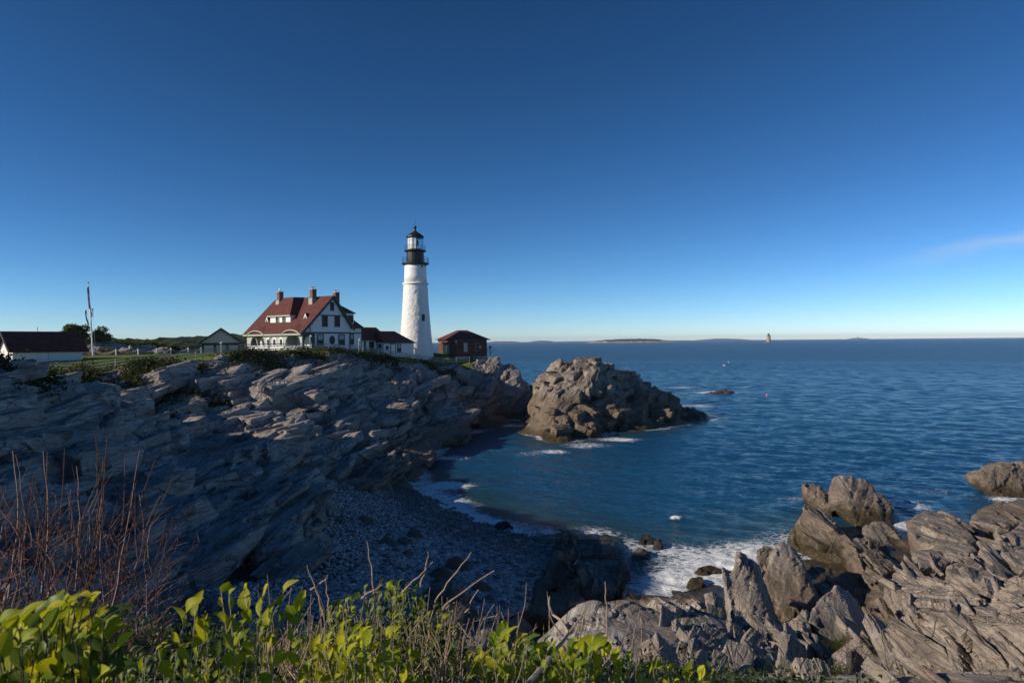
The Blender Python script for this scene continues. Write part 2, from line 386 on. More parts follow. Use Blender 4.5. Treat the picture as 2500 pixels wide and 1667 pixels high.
mx = n.n('ShaderNodeMixShader'); n.L(fm, mx.inputs[0]); n.L(wb, mx.inputs[1]); n.L(fb, mx.inputs[2])
M['sea'] = n.done(mx.outputs[0])
# ------------------------------------------------------------------ the land: survey points (pixel ray + distance, or plain metres)
_c0 = np.array([(-60,50.5,64),(57,53,67.5),(213,57,72.5),(282,60,76),(411,64,81),(540,67,86),(655,72,93),(748,79.5,99),(802,86,102.5),(886,100,108.5),(959,110,115),(1018,118,120),(1082,125,126),(1146,130,130.5),(1240,135,135.5)])
def RM(px, d):
    "stretch the headland slope back so that its crest lies where the fence stands"
    if px >= 1240: return d
    o, n_ = np.interp(px, _c0[:,0], _c0[:,1]), np.interp(px, _c0[:,0], _c0[:,2]); s = min(1.0, max(0.0, (d-38)/(o-38)))
    return d*(1+(n_/o-1)*s)
def C3(px, py, d): q = P(px, py, RM(px, d) if py < 1330 else d); return (q.x, q.y, q.z)
def CZ(px, py, z): q = PZ(px, py, z); return (q.x, q.y, q.z)
FENCE = [(-60,902,50.5),(-12,906,51.5),(57,908,53),(137,911,54.5),(213,910,57),(282,900,60),(346,892,62),(411,885,64),(477,877,65.5),(540,866,67),(599,859,69.5),
         (655,857,72),(700,856,75.5),(748,856,79.5),(802,856.5,86),(846,858.5,93),(886,862,100),(923,868,105),(959,873,110),(991,877,114),(1018,880,118),(1051,885,121.5),(1082,888,125),(1114,888,127.5),(1146,886,130)]
ctrl = [C3(*f) for f in FENCE]
for k_, f_ in enumerate(FENCE[2:]):
    q_ = P(f_[0], f_[1], RM(f_[0], f_[2])); zz_ = q_.z - (.05 if f_[0] > 500 else .15); ctrl += [(q_.x-.4, q_.y+2.2, zz_), (q_.x-1.2, q_.y+5.0, zz_)] if f_[0] < 1060 else [(q_.x-.4, q_.y+2.0, zz_+.1)]
# rows of rock between the fence and the cove (px, py, d)
ctrl += [C3(*t) for t in [
 (0,915,52),(0,960,47),(0,1050,40),(0,1150,35),(0,1250,31),(0,1400,27),
 (80,925,51.5),(150,938,48),(230,950,47.5),(275,965,47),(150,1050,43),(230,1060,43.5),(150,1150,39),(270,1090,44),(150,1250,34),(200,1350,30),
 (80,1050,41),(285,1020,45.5),
 (310,935,58),(315,1000,53.5),(310,1090,47),(300,1150,42.5),(300,1250,36.5),(300,1350,31.5),
 (400,920,61),(400,950,59),(400,1000,56),(400,1060,51),(400,1100,47.5),(400,1150,43.5),(400,1200,39.5),(400,1300,34.5),(400,1400,30),
 (550,900,66),(550,930,64.5),(550,975,62),(550,1030,57.5),(550,1080,53),(550,1130,48.5),(550,1200,43),(550,1300,36),(560,1400,31),
 (700,900,73.5),(700,935,71),(700,980,67),(700,1030,61.5),(700,1080,55.5),(700,1130,50),(690,1180,46),
 (810,895,86),(810,940,81),(810,990,74),(810,1040,69),(810,1090,62.5),(810,1150,55.5),
 (900,895,98),(900,940,91),(900,990,86),(900,1040,80),(900,1090,73.5),(900,1140,66),(900,1180,60.5),
 (1000,905,112.5),(1000,945,106),(1000,990,100),(1000,1040,93),(1000,1085,84),(980,1140,72),
 (1080,915,121),(1080,950,114),(1080,1000,107),(1060,1040,97),
 (1150,905,128.5),(1150,945,122),(1150,990,118),(1160,1020,113),
 (1200,870,131.5),(1218,872,131),(1222,900,130),(1262,905,132),(1250,950,127),(1225,1000,117),
 (640,1215,43.5),(700,1215,45),(780,1240,44.5),(640,1330,35.5),(770,1325,37)]]
# foot of the rocks / waterline
ctrl += [CZ(*t) for t in [(1000,1172,.1),(1050,1125,-.2),(1090,1092,-.3),(1140,1068,-.4),(1190,1060,-.6),(1230,1035,-.8),(1262,975,-.3),(1300,985,-.4),(1285,950,2.5),(1275,925,3.2)]]
# the shingle cove
BEACH_WL = [(1000,1190),(1050,1222),(1100,1250),(1150,1272),(1200,1290),(1255,1312),(1310,1330)]
ctrl += [CZ(x, y, 0.0) for x, y in BEACH_WL] + [CZ(x+30, y-45, -1.1) for x, y in BEACH_WL]
ctrl += [CZ(*t) for t in [(800,1205,2.1),(870,1200,1.6),(930,1200,1.0),(820,1270,2.2),(900,1300,1.7),(800,1330,2.5),(800,1420,2.7),(900,1400,2.3),(1000,1300,1.1),(1000,1400,1.9),
   (1100,1350,1.2),(1150,1450,1.7),(900,1480,2.8),(1050,1480,2.4),(1250,1480,1.6),(700,1440,3.2),(560,1440,3.6),(1300,1400,.9),(1400,1400,.9),(1450,1440,.6),(1350,1470,1.2)]]
# low platform and cove at the right
ctrl += [CZ(*t) for t in [(1350,1315,.5),(1480,1310,.1),(1500,1390,-.1),(1560,1410,-.3),(1650,1400,-.5),(1620,1465,.15),(1500,1470,.5),(1720,1460,.3),(1700,1350,-.7),(1600,1330,-1.3),(1800,1300,-1.2),(1880,1290,-1)]]
ctrl += [C3(*t) for t in [(1780,1510,27),(1850,1540,22),(1900,1450,31),(1960,1380,40),(2000,1500,25),(2100,1440,30),(2150,1380,38),(2200,1330,43),(2080,1330,46),(2200,1560,18.5),(2160,1500,24),
   (2300,1280,41),(2450,1270,42),(2250,1270,43),(2300,1350,34),(2450,1340,34),(2350,1420,27),(2480,1410,26),(2400,1480,20),(2490,1500,18),(2300,1480,21.5),(2300,1560,17),(2430,1570,15),(2490,1640,12.5),(2250,1640,13.5),
   (1400,1500,16.5),(1500,1480,17),(1600,1478,17.5),(1700,1485,18),(1400,1560,13),(1550,1560,12.5),(1700,1560,13),(1850,1580,13.5),(1950,1600,12.5),(2100,1600,12.5),
   (1600,1640,10.5),(1750,1640,10.5),(1950,1650,10.5),(2150,1660,11)]]
ctrl += [(6,21.5,4),(9,22.5,4),(3,22,3.4)]
# the bluff we stand on, and the higher ground to the left that throws the cove into shade
ctrl += [(0,0,12.4),(-2,1.5,12.3),(2,1.5,12.2),(-3,3.5,11.9),(0,3.5,11.8),(3,3.5,11.5),(-5,6,11.6),(-2,6,11.2),(1,6,11.0),(4,6.5,10.5),(-4.5,9,10.2),(-1,9,9.8),(2,9,9.7),(6,8,10.2),(9,9,9.8),
   (-8,4,12.2),(-9,9,10.6),(-4,14,6.0),(0,14,6.5),(-1,20,3.6),(-6,20,4.2),(-12,14,8),(-12,22,5),(-8,28,3.2),(-17,22,6.5),(-20,15,10.5),(-16,8,12),(-24,22,9.5),
   (0,-8,12.8),(-10,-5,13),(12,-5,12.5),(14,4,11),(20,8,9.5),(25,-5,12),(-20,-10,13.5),(-24,8,12.8),(-30,16,14),(-32,26,15),(-36,34,17),(-42,42,19.5),(-46,50,17),(-49,56,13.4),
   (-40,20,21),(-46,26,25),(-56,14,25),(-46,32,23.5),(-52,42,21.5),(-60,50,15.5),(-60,25,16.5),(-75,40,17),(-75,10,16),(-50,0,14.5),(-90,30,18),(-70,-20,15)]
# lawn, house plot, back slopes
ctrl += [(-62,82,11.9),(-50,90,12.1),(-26,104,12.8),(-36,112,12.9),(-48,105,12.5),(-60,110,12.3),(-75,95,12.1),(-46,122,12.4),(-22,120,12.2),(-18.4,131,11.75),(-12,130,11.3),
   (-8,134,11.1),(-4,134,10.6),(-12,142,10.8),(-25,142,11.3),(-40,140,11.5),(-60,125,12.1),(-80,120,12),(-95,100,12.5),(-95,70,13),(-110,120,12)]
ctrl += [(-20,165,-2),(-50,172,-2),(-5,152,-1.5),(6,146,-1.2),(8,136,-.5),(-85,175,2),(-120,170,4),(-4,141,6),(-125,60,15),(-125,0,16)]
# sea bed
ctrl += [CZ(x, y, -2.6) for x, y in [(1200,1150),(1300,1200),(1450,1250),(1600,1270),(1750,1230),(1300,1120),(1150,1180)]]
ctrl += [(x, y, -3.0) for x, y in [(14,62),(24,64),(10,80),(30,90),(45,60),(60,70),(20,105),(22,150),(45,150),(70,120),(0,180),(60,40),(55,25)]] + [(40,45,1.2),(36,30,5),(30,20,7),(42,12,7.5),(48,40,-1),(30,48,-.6),(38,52,-1.0)]
ctrl += [(19,62,-2.5),(26,58,-2.2),(31,53,-.8)]
HB = RBF(ctrl, .03)

# zones
fx = [P(f[0], f[1], RM(f[0], f[2])) for f in FENCE]
LAWN = [(q.x-.1, q.y-.9) for q in fx] + [(-6,139),(-20,146),(-45,142),(-70,132),(-110,125),(-115,85),(-75,72)]
BEACH = [(q.x+1.2, q.y+3.0) for q in [PZ(x, y, 0) for x, y in BEACH_WL]] + [(q.x, q.y) for q in [PZ(*t) for t in
   [(1340,1372,.9),(1290,1420,1.1),(1270,1500,1.5),(1120,1540,2.2),(900,1540,2.8),(640,1500,3.4),(520,1450,3.6),(620,1425,3.4),(700,1420,3.1),(790,1405,2.6),(795,1330,2.5),(815,1250,2.2),(740,1192,2.3),(830,1188,2.0),(900,1192,1.5)]]]
BLUFF = [(-130,-40),(30,-40),(13,3),(5.2,6.6),(2.6,8.4),(0.5,10.5),(-4,11.5),(-9,12),(-15,12.5),(-22,17),(-28,24),(-33,33),(-39,41),(-42,48),(-48,58),(-60,66),(-130,75)]
def zones(x, y):
    jx = x + .9*vnoise(np.stack([x*.7, y*.7, x*0], -1).reshape(-1,3), 91).reshape(x.shape); jy = y + .9*vnoise(np.stack([x*.7, y*.7, x*0+5], -1).reshape(-1,3), 92).reshape(x.shape)
    return poly_sd(jx, jy, LAWN), poly_sd(jx, jy, BEACH), poly_sd(jx, jy, BLUFF)

# polar survey grid: one sheet, finer near the viewpoint
ang = np.radians(np.concatenate([np.arange(-125, -41, 1.2), np.arange(-41, 40.5, .088), np.arange(41, 66, 1.5)]))
rad = np.concatenate([np.linspace(.05, 3.5, 12), np.geomspace(3.8, 180, 1050)])
Rg, Ag = np.meshgrid(rad, ang, indexing='ij'); X = Rg*np.sin(Ag); Y = Rg*np.cos(Ag)
nR, nA = X.shape
Z = HB(X, Y); dl, db, dbl = zones(X, Y)
crestq = .25+.75*sstep(1, 8, dl)
rockm = sstep(.0, 1.6, dl)*sstep(.0, 1.2, db)*sstep(-.2, 2.0, dbl)
P2 = np.stack([X.ravel(), Y.ravel(), np.zeros(X.size)], 1)
q2 = np.stack([P2@np.array([.985,-.17,0]), P2@STRIKE, P2[:,2]], 1); q2[:,:2] += .8*np.stack([vnoise(P2*.3, 31), vnoise(P2*.3, 33)], 1)
cm = (rockm > .003).ravel() & (Z.ravel() > -2.5); coarse = np.zeros(X.size)
coarse[cm] = 2.0*cells_soft(q2[cm]*np.array([.17,.06,1]), 11) + 1.1*cells_soft(q2[cm]*np.array([.42,.13,1]), 12)
nearq = 1-.8*(1-sstep(24, 32, np.hypot(X, Y)))*sstep(-14, -8, X)*(1-sstep(4, 7, X))
rockm *= nearq*(1-.45*sstep(4, 10, X)*(1-sstep(50, 60, Y)))
under = sstep(-.2, 1.2, Z)            # calmer below the waterline
Z = Z + coarse.reshape(Z.shape)*rockm*crestq*(.35+.65*under)*sstep(4, 18, np.hypot(X, Y)).clip(.3, 1)
Z -= 1.3*sstep(7, 10, X)*(1-sstep(46, 54, Y))*sstep(9, 13, Y)*sstep(.3, 2.5, Z)
Z += .06*vnoise(P2*.5, 61).reshape(Z.shape)*(1-rockm)
G = np.stack([X, Y, Z], -1)
di = np.gradient(G, axis=0); dj = np.gradient(G, axis=1)
Nn = np.cross(dj, di); Nn /= np.linalg.norm(Nn, axis=-1, keepdims=True)+1e-9
sel = (rockm > .01) & (Z > -2.5) & (np.abs(Ag) < math.radians(41.5))
pp = G[sel]; nd = rock_disp(pp, 1.0, 3)
amp = rockm[sel]*(.35+.65*sstep(-.2, 1.2, pp[:,2]))
G[sel] = pp + Nn[sel]*(nd*amp*.95)[:,None]
HILLFUZZ = sstep(-.5, -3, dbl)*sstep(9, 16, np.hypot(X, Y)); G[...,2] += HILLFUZZ*.45*fbm(P2*.6, 77, 3).reshape(Z.shape)
idx = np.arange(nR*nA).reshape(nR, nA)
quads = np.stack([idx[:-1,:-1], idx[:-1,1:], idx[1:,1:], idx[1:,:-1]], -1).reshape(-1, 4)
qc = lambda a: (a[:-1,:-1]+a[:-1,1:]+a[1:,1:]+a[1:,:-1]).reshape(-1)/4
zq, dlq, dbq, dblq, xq, yq = qc(G[...,2]), qc(dl), qc(db), qc(dbl), qc(X), qc(Y)
keep = zq > -1.4
kind = np.where(dlq < 0, 1, np.where(dbq < 0, 2, np.where(dblq < 0, 3, 0)))
def sub(name, k, mat, smooth):
    f = quads[keep & (kind == k)]; u, inv = np.unique(f, return_inverse=True)
    me = np_mesh(name, G.reshape(-1, 3)[u], inv.reshape(f.shape), smooth); o = link(name, me, None, mat); o['kind'] = 'structure'; return o
headland = sub('rocky_shore', 0, M['rock'], False)
headland.data.materials.append(M['rock_brown'])
k0 = keep & (kind == 0); headland.data.polygons.foreach_set('material_index', (((xq > 2) & (yq < 56)) | ((zq < 4.6) & (yq > 58) & (xq > -18)))[k0].astype(np.int32))
lawn = sub('lawn', 1, M['lawn'], True)
beach = sub('beach', 2, M['shingle'], True)
bluff = sub('hillside', 3, M['hill'], True)
def HGv(x, y):
    a = np.arctan2(x, y); r = np.hypot(x, y); i = np.clip(np.searchsorted(rad, r), 1, nR-1); j = np.clip(np.searchsorted(ang, a), 1, nA-1); return G[i, j, 2]
def HG(x, y):
    "height of the finished sheet"
    a = math.atan2(x, y); r = math.hypot(x, y)
    i = int(np.clip(np.searchsorted(rad, r), 1, nR-1)); j = int(np.clip(np.searchsorted(ang, a), 1, nA-1))
    return float(G[i, j, 2])

# ------------------------------------------------------------------ rock island off the point
isl = [C3(*t) for t in [(1390,868,118),(1340,882,116),(1440,870,119),(1480,876,118),(1420,900,113),(1360,915,112),(1480,905,113),(1530,905,120),(1560,925,120),(1600,940,123),(1640,965,125),(1680,992,126),
   (1315,915,118),(1302,950,116),(1310,1000,110),(1340,960,108),(1400,945,109),(1460,950,110),(1520,960,113),(1570,975,117),(1620,990,121),
   (1325,1020,103),(1380,1000,103),(1450,1010,104),(1510,1000,108),(1380,1050,97.5),(1440,1040,101)]]
isl += [CZ(x, y, -.6) for x, y in [(1300,1045),(1305,1075),(1340,1095),(1390,1080),(1440,1068),(1500,1060),(1540,1040),(1570,1020),(1620,1018),(1680,1020),(1722,1016)]]
isl += [(3.2,116,.5),(2.6,110,-.5),(3.5,122,1),(5,132,2),(10,140,2),(18,144,1),(28,142,.5),(34,134,-.2),(38,128,-1),(8,148,-1),(20,151,-1.5),(32,148,-2),(42,136,-2.5),(45,126,-3),(0.2,135,-1),(1,126,-.6),(13,128,9.5),(18,128,8.5),(24,130,6)]
isl += [(-2,100,-3),(10,88,-3),(25,95,-3),(38,112,-3),(50,130,-3),(45,150,-4),(10,160,-4),(-4,112,-2)]
HI = RBF(isl, .03)
xs = np.arange(-3, 46, .17); ys = np.arange(88, 154, .2); Xi, Yi = np.meshgrid(xs, ys, indexing='ij'); Zi = HI(Xi, Yi); Zi = Zi - .35*sstep(3, 9, Zi)
pi = np.stack([Xi.ravel(), Yi.ravel(), np.zeros(Xi.size)], 1)
qi = np.stack([pi@np.array([.94,-.34,0]), pi@np.array([.34,.94,0]), pi[:,2]], 1); qi[:,:2] += .6*np.stack([vnoise(pi*.35, 131), vnoise(pi*.35, 133)], 1)
ui = sstep(-.5, 1.2, Zi)
Zi = Zi + np.minimum(1.5*cells_soft(qi*np.array([.20,.11,1]), 141) + .9*cells_soft(qi*np.array([.5,.28,1]), 142), .25).reshape(Zi.shape)*ui
Gi = np.stack([Xi, Yi, Zi], -1); di = np.gradient(Gi, axis=0); dj = np.gradient(Gi, axis=1); Ni = np.cross(di, dj); Ni /= np.linalg.norm(Ni, axis=-1, keepdims=True)
Gi += Ni*((rock_disp(Gi.reshape(-1,3), 1.5, 203)-.15)*.62*ui.ravel()).reshape(Xi.shape)[...,None]
ii = np.arange(Xi.size).reshape(Xi.shape); qd = np.stack([ii[:-1,:-1], ii[1:,:-1], ii[1:,1:], ii[:-1,1:]], -1).reshape(-1,4)
kz = qc(Gi[...,2]) > -1.3; f = qd[kz]; u, inv = np.unique(f, return_inverse=True)
isle = link('rock_island', np_mesh('rock_island', Gi.reshape(-1,3)[u], inv.reshape(f.shape)), None, M['rock_isle'])
tag(isle, 'large domed rock island with pale crown and dark weedy foot, beyond the narrow gap', 'rock island')

# ------------------------------------------------------------------ the sea: one sheet to the horizon, real waves near, foam along the shore
wang = np.radians(np.concatenate([np.arange(-88, -40, 2.0), np.arange(-40, 41, .13), np.arange(42, 89, 2.0)]))
wrad = np.concatenate([np.geomspace(16, 420, 900), np.geomspace(430, 12000, 120)])
Rw, Aw = np.meshgrid(wrad, wang, indexing='ij'); Xw = Rw*np.sin(Aw); Yw = Rw*np.cos(Aw)
Zw = np.zeros_like(Xw); wr = np.random.default_rng(5)
hb = np.where(Rw < 190, HB(Xw, Yw), -4.0); hi = np.where((Rw < 175) & (Rw > 70), HI(Xw, Yw), -4.0); ht = np.maximum(hb, hi)
calm = .35 + .65*sstep(-.3, -2.4, ht)
for k in range(46):
    L = .7*(9/.7)**(k/45.); th = math.radians(248 + wr.normal(0, 26)); kx, ky = math.cos(th)*2*math.pi/L, math.sin(th)*2*math.pi/L
    a = .0072*L**.45*wr.uniform(.6, 1.3); ph = wr.uniform(0, 6.28)
    fade = 1 - sstep(.28*L, .5*L, Rw*.0037)
    s = np.sin(kx*Xw + ky*Yw + ph + .6*np.sin(.11*Xw-.07*Yw+k)); Zw += a*fade*(s + .25*s*s)
Zw *= calm
foam = np.zeros_like(Xw)
foam += .80*sstep(-1.3, -.1, ht)
p3 = np.stack([Xw.ravel(), Yw.ravel(), 0*Xw.ravel()], 1)
patch = (.5+.5*fbm(p3*.16, 301, 3).reshape(Xw.shape)*1.3)
foam *= np.clip(.45+.75*patch, 0, 1.2)
for px, py, rx, ry, a in [(1425,1086,4.5,1.5,.8),(1345,1102,3,1.3,.7),(1500,1072,5,1.3,.75),(1590,1045,6,2.2,.7),(1640,1022,7,2.5,.8),(1560,1038,4,1.5,.8),(1290,1108,5,1.3,.5),(1230,1098,4,1.3,.45),(1100,1118,3,1.4,.75),
    (1080,1185,3.4,.8,.95),(1050,1205,3,1,.6),(1020,1180,2,1.5,.8),(1750,958,7,6,.85),(1660,946,9,6,.6),(1690,990,8,4,.6),(1620,1330,3,2,.25),(1560,1440,2.8,1.3,.85),(1640,1442,2.4,1.1,.85),(1500,1450,1.4,1,.8),(1700,1410,2,1.2,.6),(1720,1440,1.6,1.2,.75),
    (2200,1280,1.3,3.5,.95),(2215,1230,2,3,.7),(2250,1200,5,2.5,.45),(2045,1230,1.0,1.5,.9),(1935,1215,2,1.2,.55),(1905,1335,.9,1.5,.6),(1650,1266,.6,.4,.85),(1460,1340,1.5,1.2,.7),(1520,1330,1.2,.8,.6),(1200,1285,4,1.3,.5),(2200,1165,5,2,.35),(2470,1222,2.5,1,.8),(1350,1180,9,3,.32),(1480,1205,8,2.5,.28),(1200,1170,5,3,.3)]:
    c = PZ(px, py, 0); ry = max(ry, .75*rx); foam = np.maximum(foam, a*np.exp(-(((Xw-c.x)/rx)**2+((Yw-c.y)/ry)**2))*np.clip(.72+.55*patch, 0, 1.15))
for (ax_, ay_), (bx2, by2) in zip(BEACH_WL[:-1], BEACH_WL[1:]):
    for t_ in (0, .33, .66):
        c = PZ(ax_+(bx2-ax_)*t_+6, ay_+(by2-ay_)*t_-9, 0); foam = np.maximum(foam, .9*np.exp(-(((Xw-c.x)/2.3)**2+((Yw-c.y)/2.2)**2))*np.clip(.75+.5*patch, 0, 1.15))
foam = np.clip(foam, 0, 1.1)
shallow = .85*sstep(-2.2, -.2, ht)
Zw += .10*foam*sstep(.5, 1, foam)*fbm(p3*1.6, 311, 2).reshape(Xw.shape)
Zw -= .05
c = PZ(1650, 1266, 0); Zw += .28*np.exp(-(((Xw-c.x)/.7)**2+((Yw-c.y)/.35)**2))
iw = np.arange(Xw.size).reshape(Xw.shape); qw = np.stack([iw[:-1,:-1], iw[:-1,1:], iw[1:,1:], iw[1:,:-1]], -1).reshape(-1,4)
htq = qc(ht); qw = qw[htq < 2.2]; u, inv = np.unique(qw, return_inverse=True)
me = np_mesh('sea', np.stack([Xw.ravel(), Yw.ravel(), Zw.ravel()], 1)[u], inv.reshape(qw.shape), True)
for nm, arr in (('foam', foam), ('shallow', shallow)):
    at = me.attributes.new(nm, 'FLOAT', 'POINT'); at.data.foreach_set('value', arr.ravel()[u].astype(np.float32))
sea = link('sea', me, None, M['sea']); sea['kind'] = 'structure'
# ------------------------------------------------------------------ single rocks: convex blocks merged, then fractured along the bedding
def remesh(bm, vox):
    me = bpy.data.meshes.new('tmp'); bm.to_mesh(me); o = bpy.data.objects.new('tmp', me); COL.objects.link(o)
    md = o.modifiers.new('r', 'REMESH'); md.mode = 'VOXEL'; md.voxel_size = vox
    dg = bpy.context.evaluated_depsgraph_get(); r = bpy.data.meshes.new_from_object(o.evaluated_get(dg))
    bpy.data.objects.remove(o); bpy.data.meshes.remove(me); return r
def hull_into(bm, pts):
    vs = [bm.verts.new(p) for p in pts]
    r = bmesh.ops.convex_hull(bm, input=vs)
    bad = [g for g in r['geom_interior'] + r['geom_unused'] if isinstance(g, bmesh.types.BMVert)]
    bmesh.ops.delete(bm, geom=list(set(bad)), context='VERTS')
def fracture(me, scale, amp, seed, fine=True):
    n = len(me.vertices); co = np.empty(n*3, np.float32); me.vertices.foreach_get('co', co); co = co.reshape(-1, 3)
    no = np.empty(n*3, np.float32); me.vertex_normals.foreach_get('vector', no); no = no.reshape(-1, 3)
    d = rock_disp(co.astype(float), scale, seed, fine)*amp
    me.vertices.foreach_set('co', (co + no*d[:,None]).astype(np.float32).ravel()); me.update()
RK = 0
def rock(name, label, hulls, back=(.5, 2.2, -.5), mat='rock', scale=.7, amp=1.0, cat='rock', vox=None, parent=None, down=.9, group=None):
    global RK; RK += 1
    bm = bmesh.new(); dmin = 1e9
    for h in hulls:
        h = [(t[0], t[1], RM(t[0], t[2])) if t[1] < 1330 and t[2] < 136 else t for t in h]; pts = [P(*t) for t in h]; dmin = min(dmin, min(t[2] for t in h)); zlo = min(p.z for p in pts)
        allp = pts + [p + Vector(back) for p in pts] + [p - Vector((0, 0, down)) for p in pts if p.z < zlo + .6]
        hull_into(bm, [tuple(p) for p in allp])
    me = remesh(bm, vox or max(.045, dmin*.0042)); bm.free()
    fracture(me, scale*1.2, amp*.62, 400 + RK*7); me.name = name
    o = link(name, me, parent, M[mat])
    if not parent: tag(o, label, cat, group)
    return o

# right-hand shore
N_ = 'rock_near'
rock('slab_rock', 'tall upright splintered slab, its pale face lit, at the edge of the foaming inlet', [
   [(1757,1382,28.5),(1768,1378,28.6),(1790,1500,26.5),(1778,1480,27)], [(1775,1420,28),(1800,1346,29.5),(1832,1362,29.5),(1852,1430,28),(1885,1515,26.5),(1850,1535,25.8),(1796,1530,26.2)]], (1.0,1.6,-.9), N_, .5, .5)
rock('slab_rock', 'grey leaning slab with a shaded right flank, just behind the tall upright slab', [
   [(1876,1372,34),(1905,1322,35.5),(1938,1335,35.5),(1992,1440,32.5),(2010,1500,30.5),(1880,1500,30.5),(1860,1420,32.5)]], (1.1,2.6,-1.0), N_, .55, .5)
rock('boulder', 'small brown weedy boulder at the water beside the leaning grey slab', [[(1845,1345,38),(1862,1332,38.5),(1888,1340,38.5),(1890,1372,37.5),(1850,1375,37.2)]], (.4,.9,-.3), 'rock', .5)
rock('slab_rock', 'triangular grey slab with a flat lit face, standing between dark clefts', [
   [(1990,1470,23.5),(2040,1424,25),(2058,1440,25),(2086,1500,23.5),(2110,1562,22),(2004,1566,21.6),(1974,1500,22.8)]], (1.5,1.9,-1.1), N_, .45, .45)
rock('boulder', 'small dark angular block left of the triangular grey slab', [[(1925,1525,22.3),(1962,1485,23),(1975,1510,22.6),(1978,1548,21.6),(1930,1548,21.6)]], (.4,.7,-.3), N_, .35)
rock('rock_ridge', 'long sloping ridge with a cream lit flank running into the sea', [
   [(1965,1232,49),(2000,1240,50),(2080,1318,42.5),(1950,1262,47.5),(1922,1318,46.6),(1948,1342,44.5),(2055,1362,41),(2110,1330,43.5)],
   [(2075,1318,42.5),(2110,1305,45),(2190,1385,38),(2150,1410,35.5),(2060,1365,41),(2120,1425,35),(2058,1340,41.5)]], (1.5,1.0,-1.6), 'rock', .6, .8)
rock('sea_rock', 'hump-backed sea rock with a small horn, ringed by weed and surf', [
   [(1960,1182,56.5),(1984,1177,57),(2010,1195,56),(2030,1205,55.5),(2030,1240,53.5),(1966,1226,55.5)],
   [(2030,1190,55.5),(2048,1158,56),(2078,1164,56),(2112,1170,56),(2150,1205,54.5),(2184,1238,53),(2186,1280,51),(2100,1292,50.3),(2040,1245,53)]], (1.2,3.4,-.9), 'rock', .8, 1.0)
rock('wet_rock', 'low black weedy rock in the surf channel below the sea rock', [[(2112,1285,47.5),(2150,1272,48),(2180,1280,48),(2205,1325,44.5),(2150,1345,43),(2110,1310,45.5)]], (.6,1.6,-.5), 'rock_wet', .5)
rock('wet_rock', 'tiny dark rock awash right of the hump-backed sea rock', [[(2168,1203,62),(2185,1193,63),(2203,1200,63),(2210,1212,61),(2175,1212,60.5)]], (.3,1,-.3), 'rock_wet', .5)
rock('slab_rock', 'broad brown ledge with a rounded seaward edge beside the surf channel', [
   [(2217,1272,42.5),(2252,1245,45),(2300,1246,45),(2345,1264,43),(2385,1320,36.5),(2330,1334,35.5),(2240,1322,37),(2222,1300,39)]], (.3,.4,-1.6), 'rock_brown', .6, .55)
rock('slab_rock', 'flat brown ledge, second step below the surf channel', [[(2228,1344,35),(2368,1318,37),(2388,1342,34.5),(2310,1376,31.8),(2244,1382,31.3)]], (.3,.5,-1.5), 'rock_brown', .6, .45)
rock('slab_rock', 'tilted brown slab cut square at its lower right corner', [[(2303,1384,31.3),(2415,1342,35),(2440,1366,32.5),(2398,1412,28.8),(2420,1440,26.8),(2335,1404,29.5)]], (.3,.5,-1.6), 'rock_brown', .6, .45)
rock('slab_rock', 'pale cream ledge along the water at the right edge', [[(2372,1258,46.5),(2412,1236,49),(2500,1216,51),(2540,1260,45),(2460,1282,42.5),(2385,1272,44)]], (.3,.4,-1.4), N_, .7, .6)
rock('boulder', 'blocky brown boulder sitting between the broad ledge and the cream ledge', [[(2365,1275,43),(2385,1262,44),(2425,1266,44),(2442,1290,41),(2385,1303,39.5)]], (.2,.6,-.8), 'rock_brown', .5, .6)
rock('slab_rock', 'brown slab crossed by a pale vein at the right edge', [[(2418,1322,37),(2500,1272,42),(2540,1330,36),(2455,1352,34.5)]], (.3,.4,-1.4), 'rock_brown', .6, .5)
rock('boulder', 'rounded brown boulder at the right edge below the veined slab', [[(2440,1352,34),(2520,1330,35.5),(2540,1390,31),(2470,1392,31)]], (.3,.5,-1.0), 'rock_brown', .5, .6)
rock('sea_rock', 'square cream-topped sea rock standing in the water at the far right', [[(2388,1160,61.5),(2400,1152,62),(2425,1150,62),(2430,1195,60),(2392,1176,61)], [(2425,1142,62.5),(2448,1150,62),(2475,1130,63.5),(2530,1124,64),(2540,1228,58.5),(2435,1206,59.8)]], (.6,3,-.5), 'rock', .8, .9)
rock('wet_rock', 'weed-covered ledge at the waterline below the square sea rock', [[(2388,1244,50.5),(2410,1232,52),(2455,1224,53),(2460,1240,51.5),(2420,1250,50.2)]], (.5,1,-.5), 'rock_weedy', .5)
rock('rock_ridge', 'big brown hogback of rock with a shadowed cleft along its left side', [
   [(2165,1418,30.5),(2192,1400,31.5),(2330,1428,27),(2402,1470,22),(2385,1555,18),(2350,1582,17),(2290,1545,19.5),(2185,1452,27)]], (.9,1.6,-1.8), 'rock_brown', .6, .9)
rock('boulder', 'rounded shadowed boulder at the mouth of the dark cleft', [[(2255,1560,17.6),(2290,1548,18.2),(2325,1575,17.2),(2320,1612,15.8),(2285,1608,15.8)]], (.4,.6,-.7), N_, .4, .7)
rock('boulder', 'small stone wedged at the upper end of the dark cleft', [[(2205,1392,33),(2225,1375,34),(2255,1385,33.8),(2262,1402,32.5),(2215,1408,32)]], (.4,.7,-.4), 'rock', .4)
rock('slab_rock', 'pale streaked slab with a rusty scar at the right edge', [[(2412,1462,21.3),(2440,1432,23),(2530,1398,25),(2540,1462,20.5),(2470,1492,19)]], (.4,.6,-1.5), 'rock_brown', .5, 1.2)
rock('slab_rock', 'blunt pale block with a shaded end, below the rusty streaked slab', [[(2355,1500,19.8),(2388,1462,21.5),(2440,1476,20.5),(2446,1500,19.5),(2400,1560,16.9),(2350,1550,17.5)]], (.3,.8,-1.3), 'rock_brown', .5, 1.1)
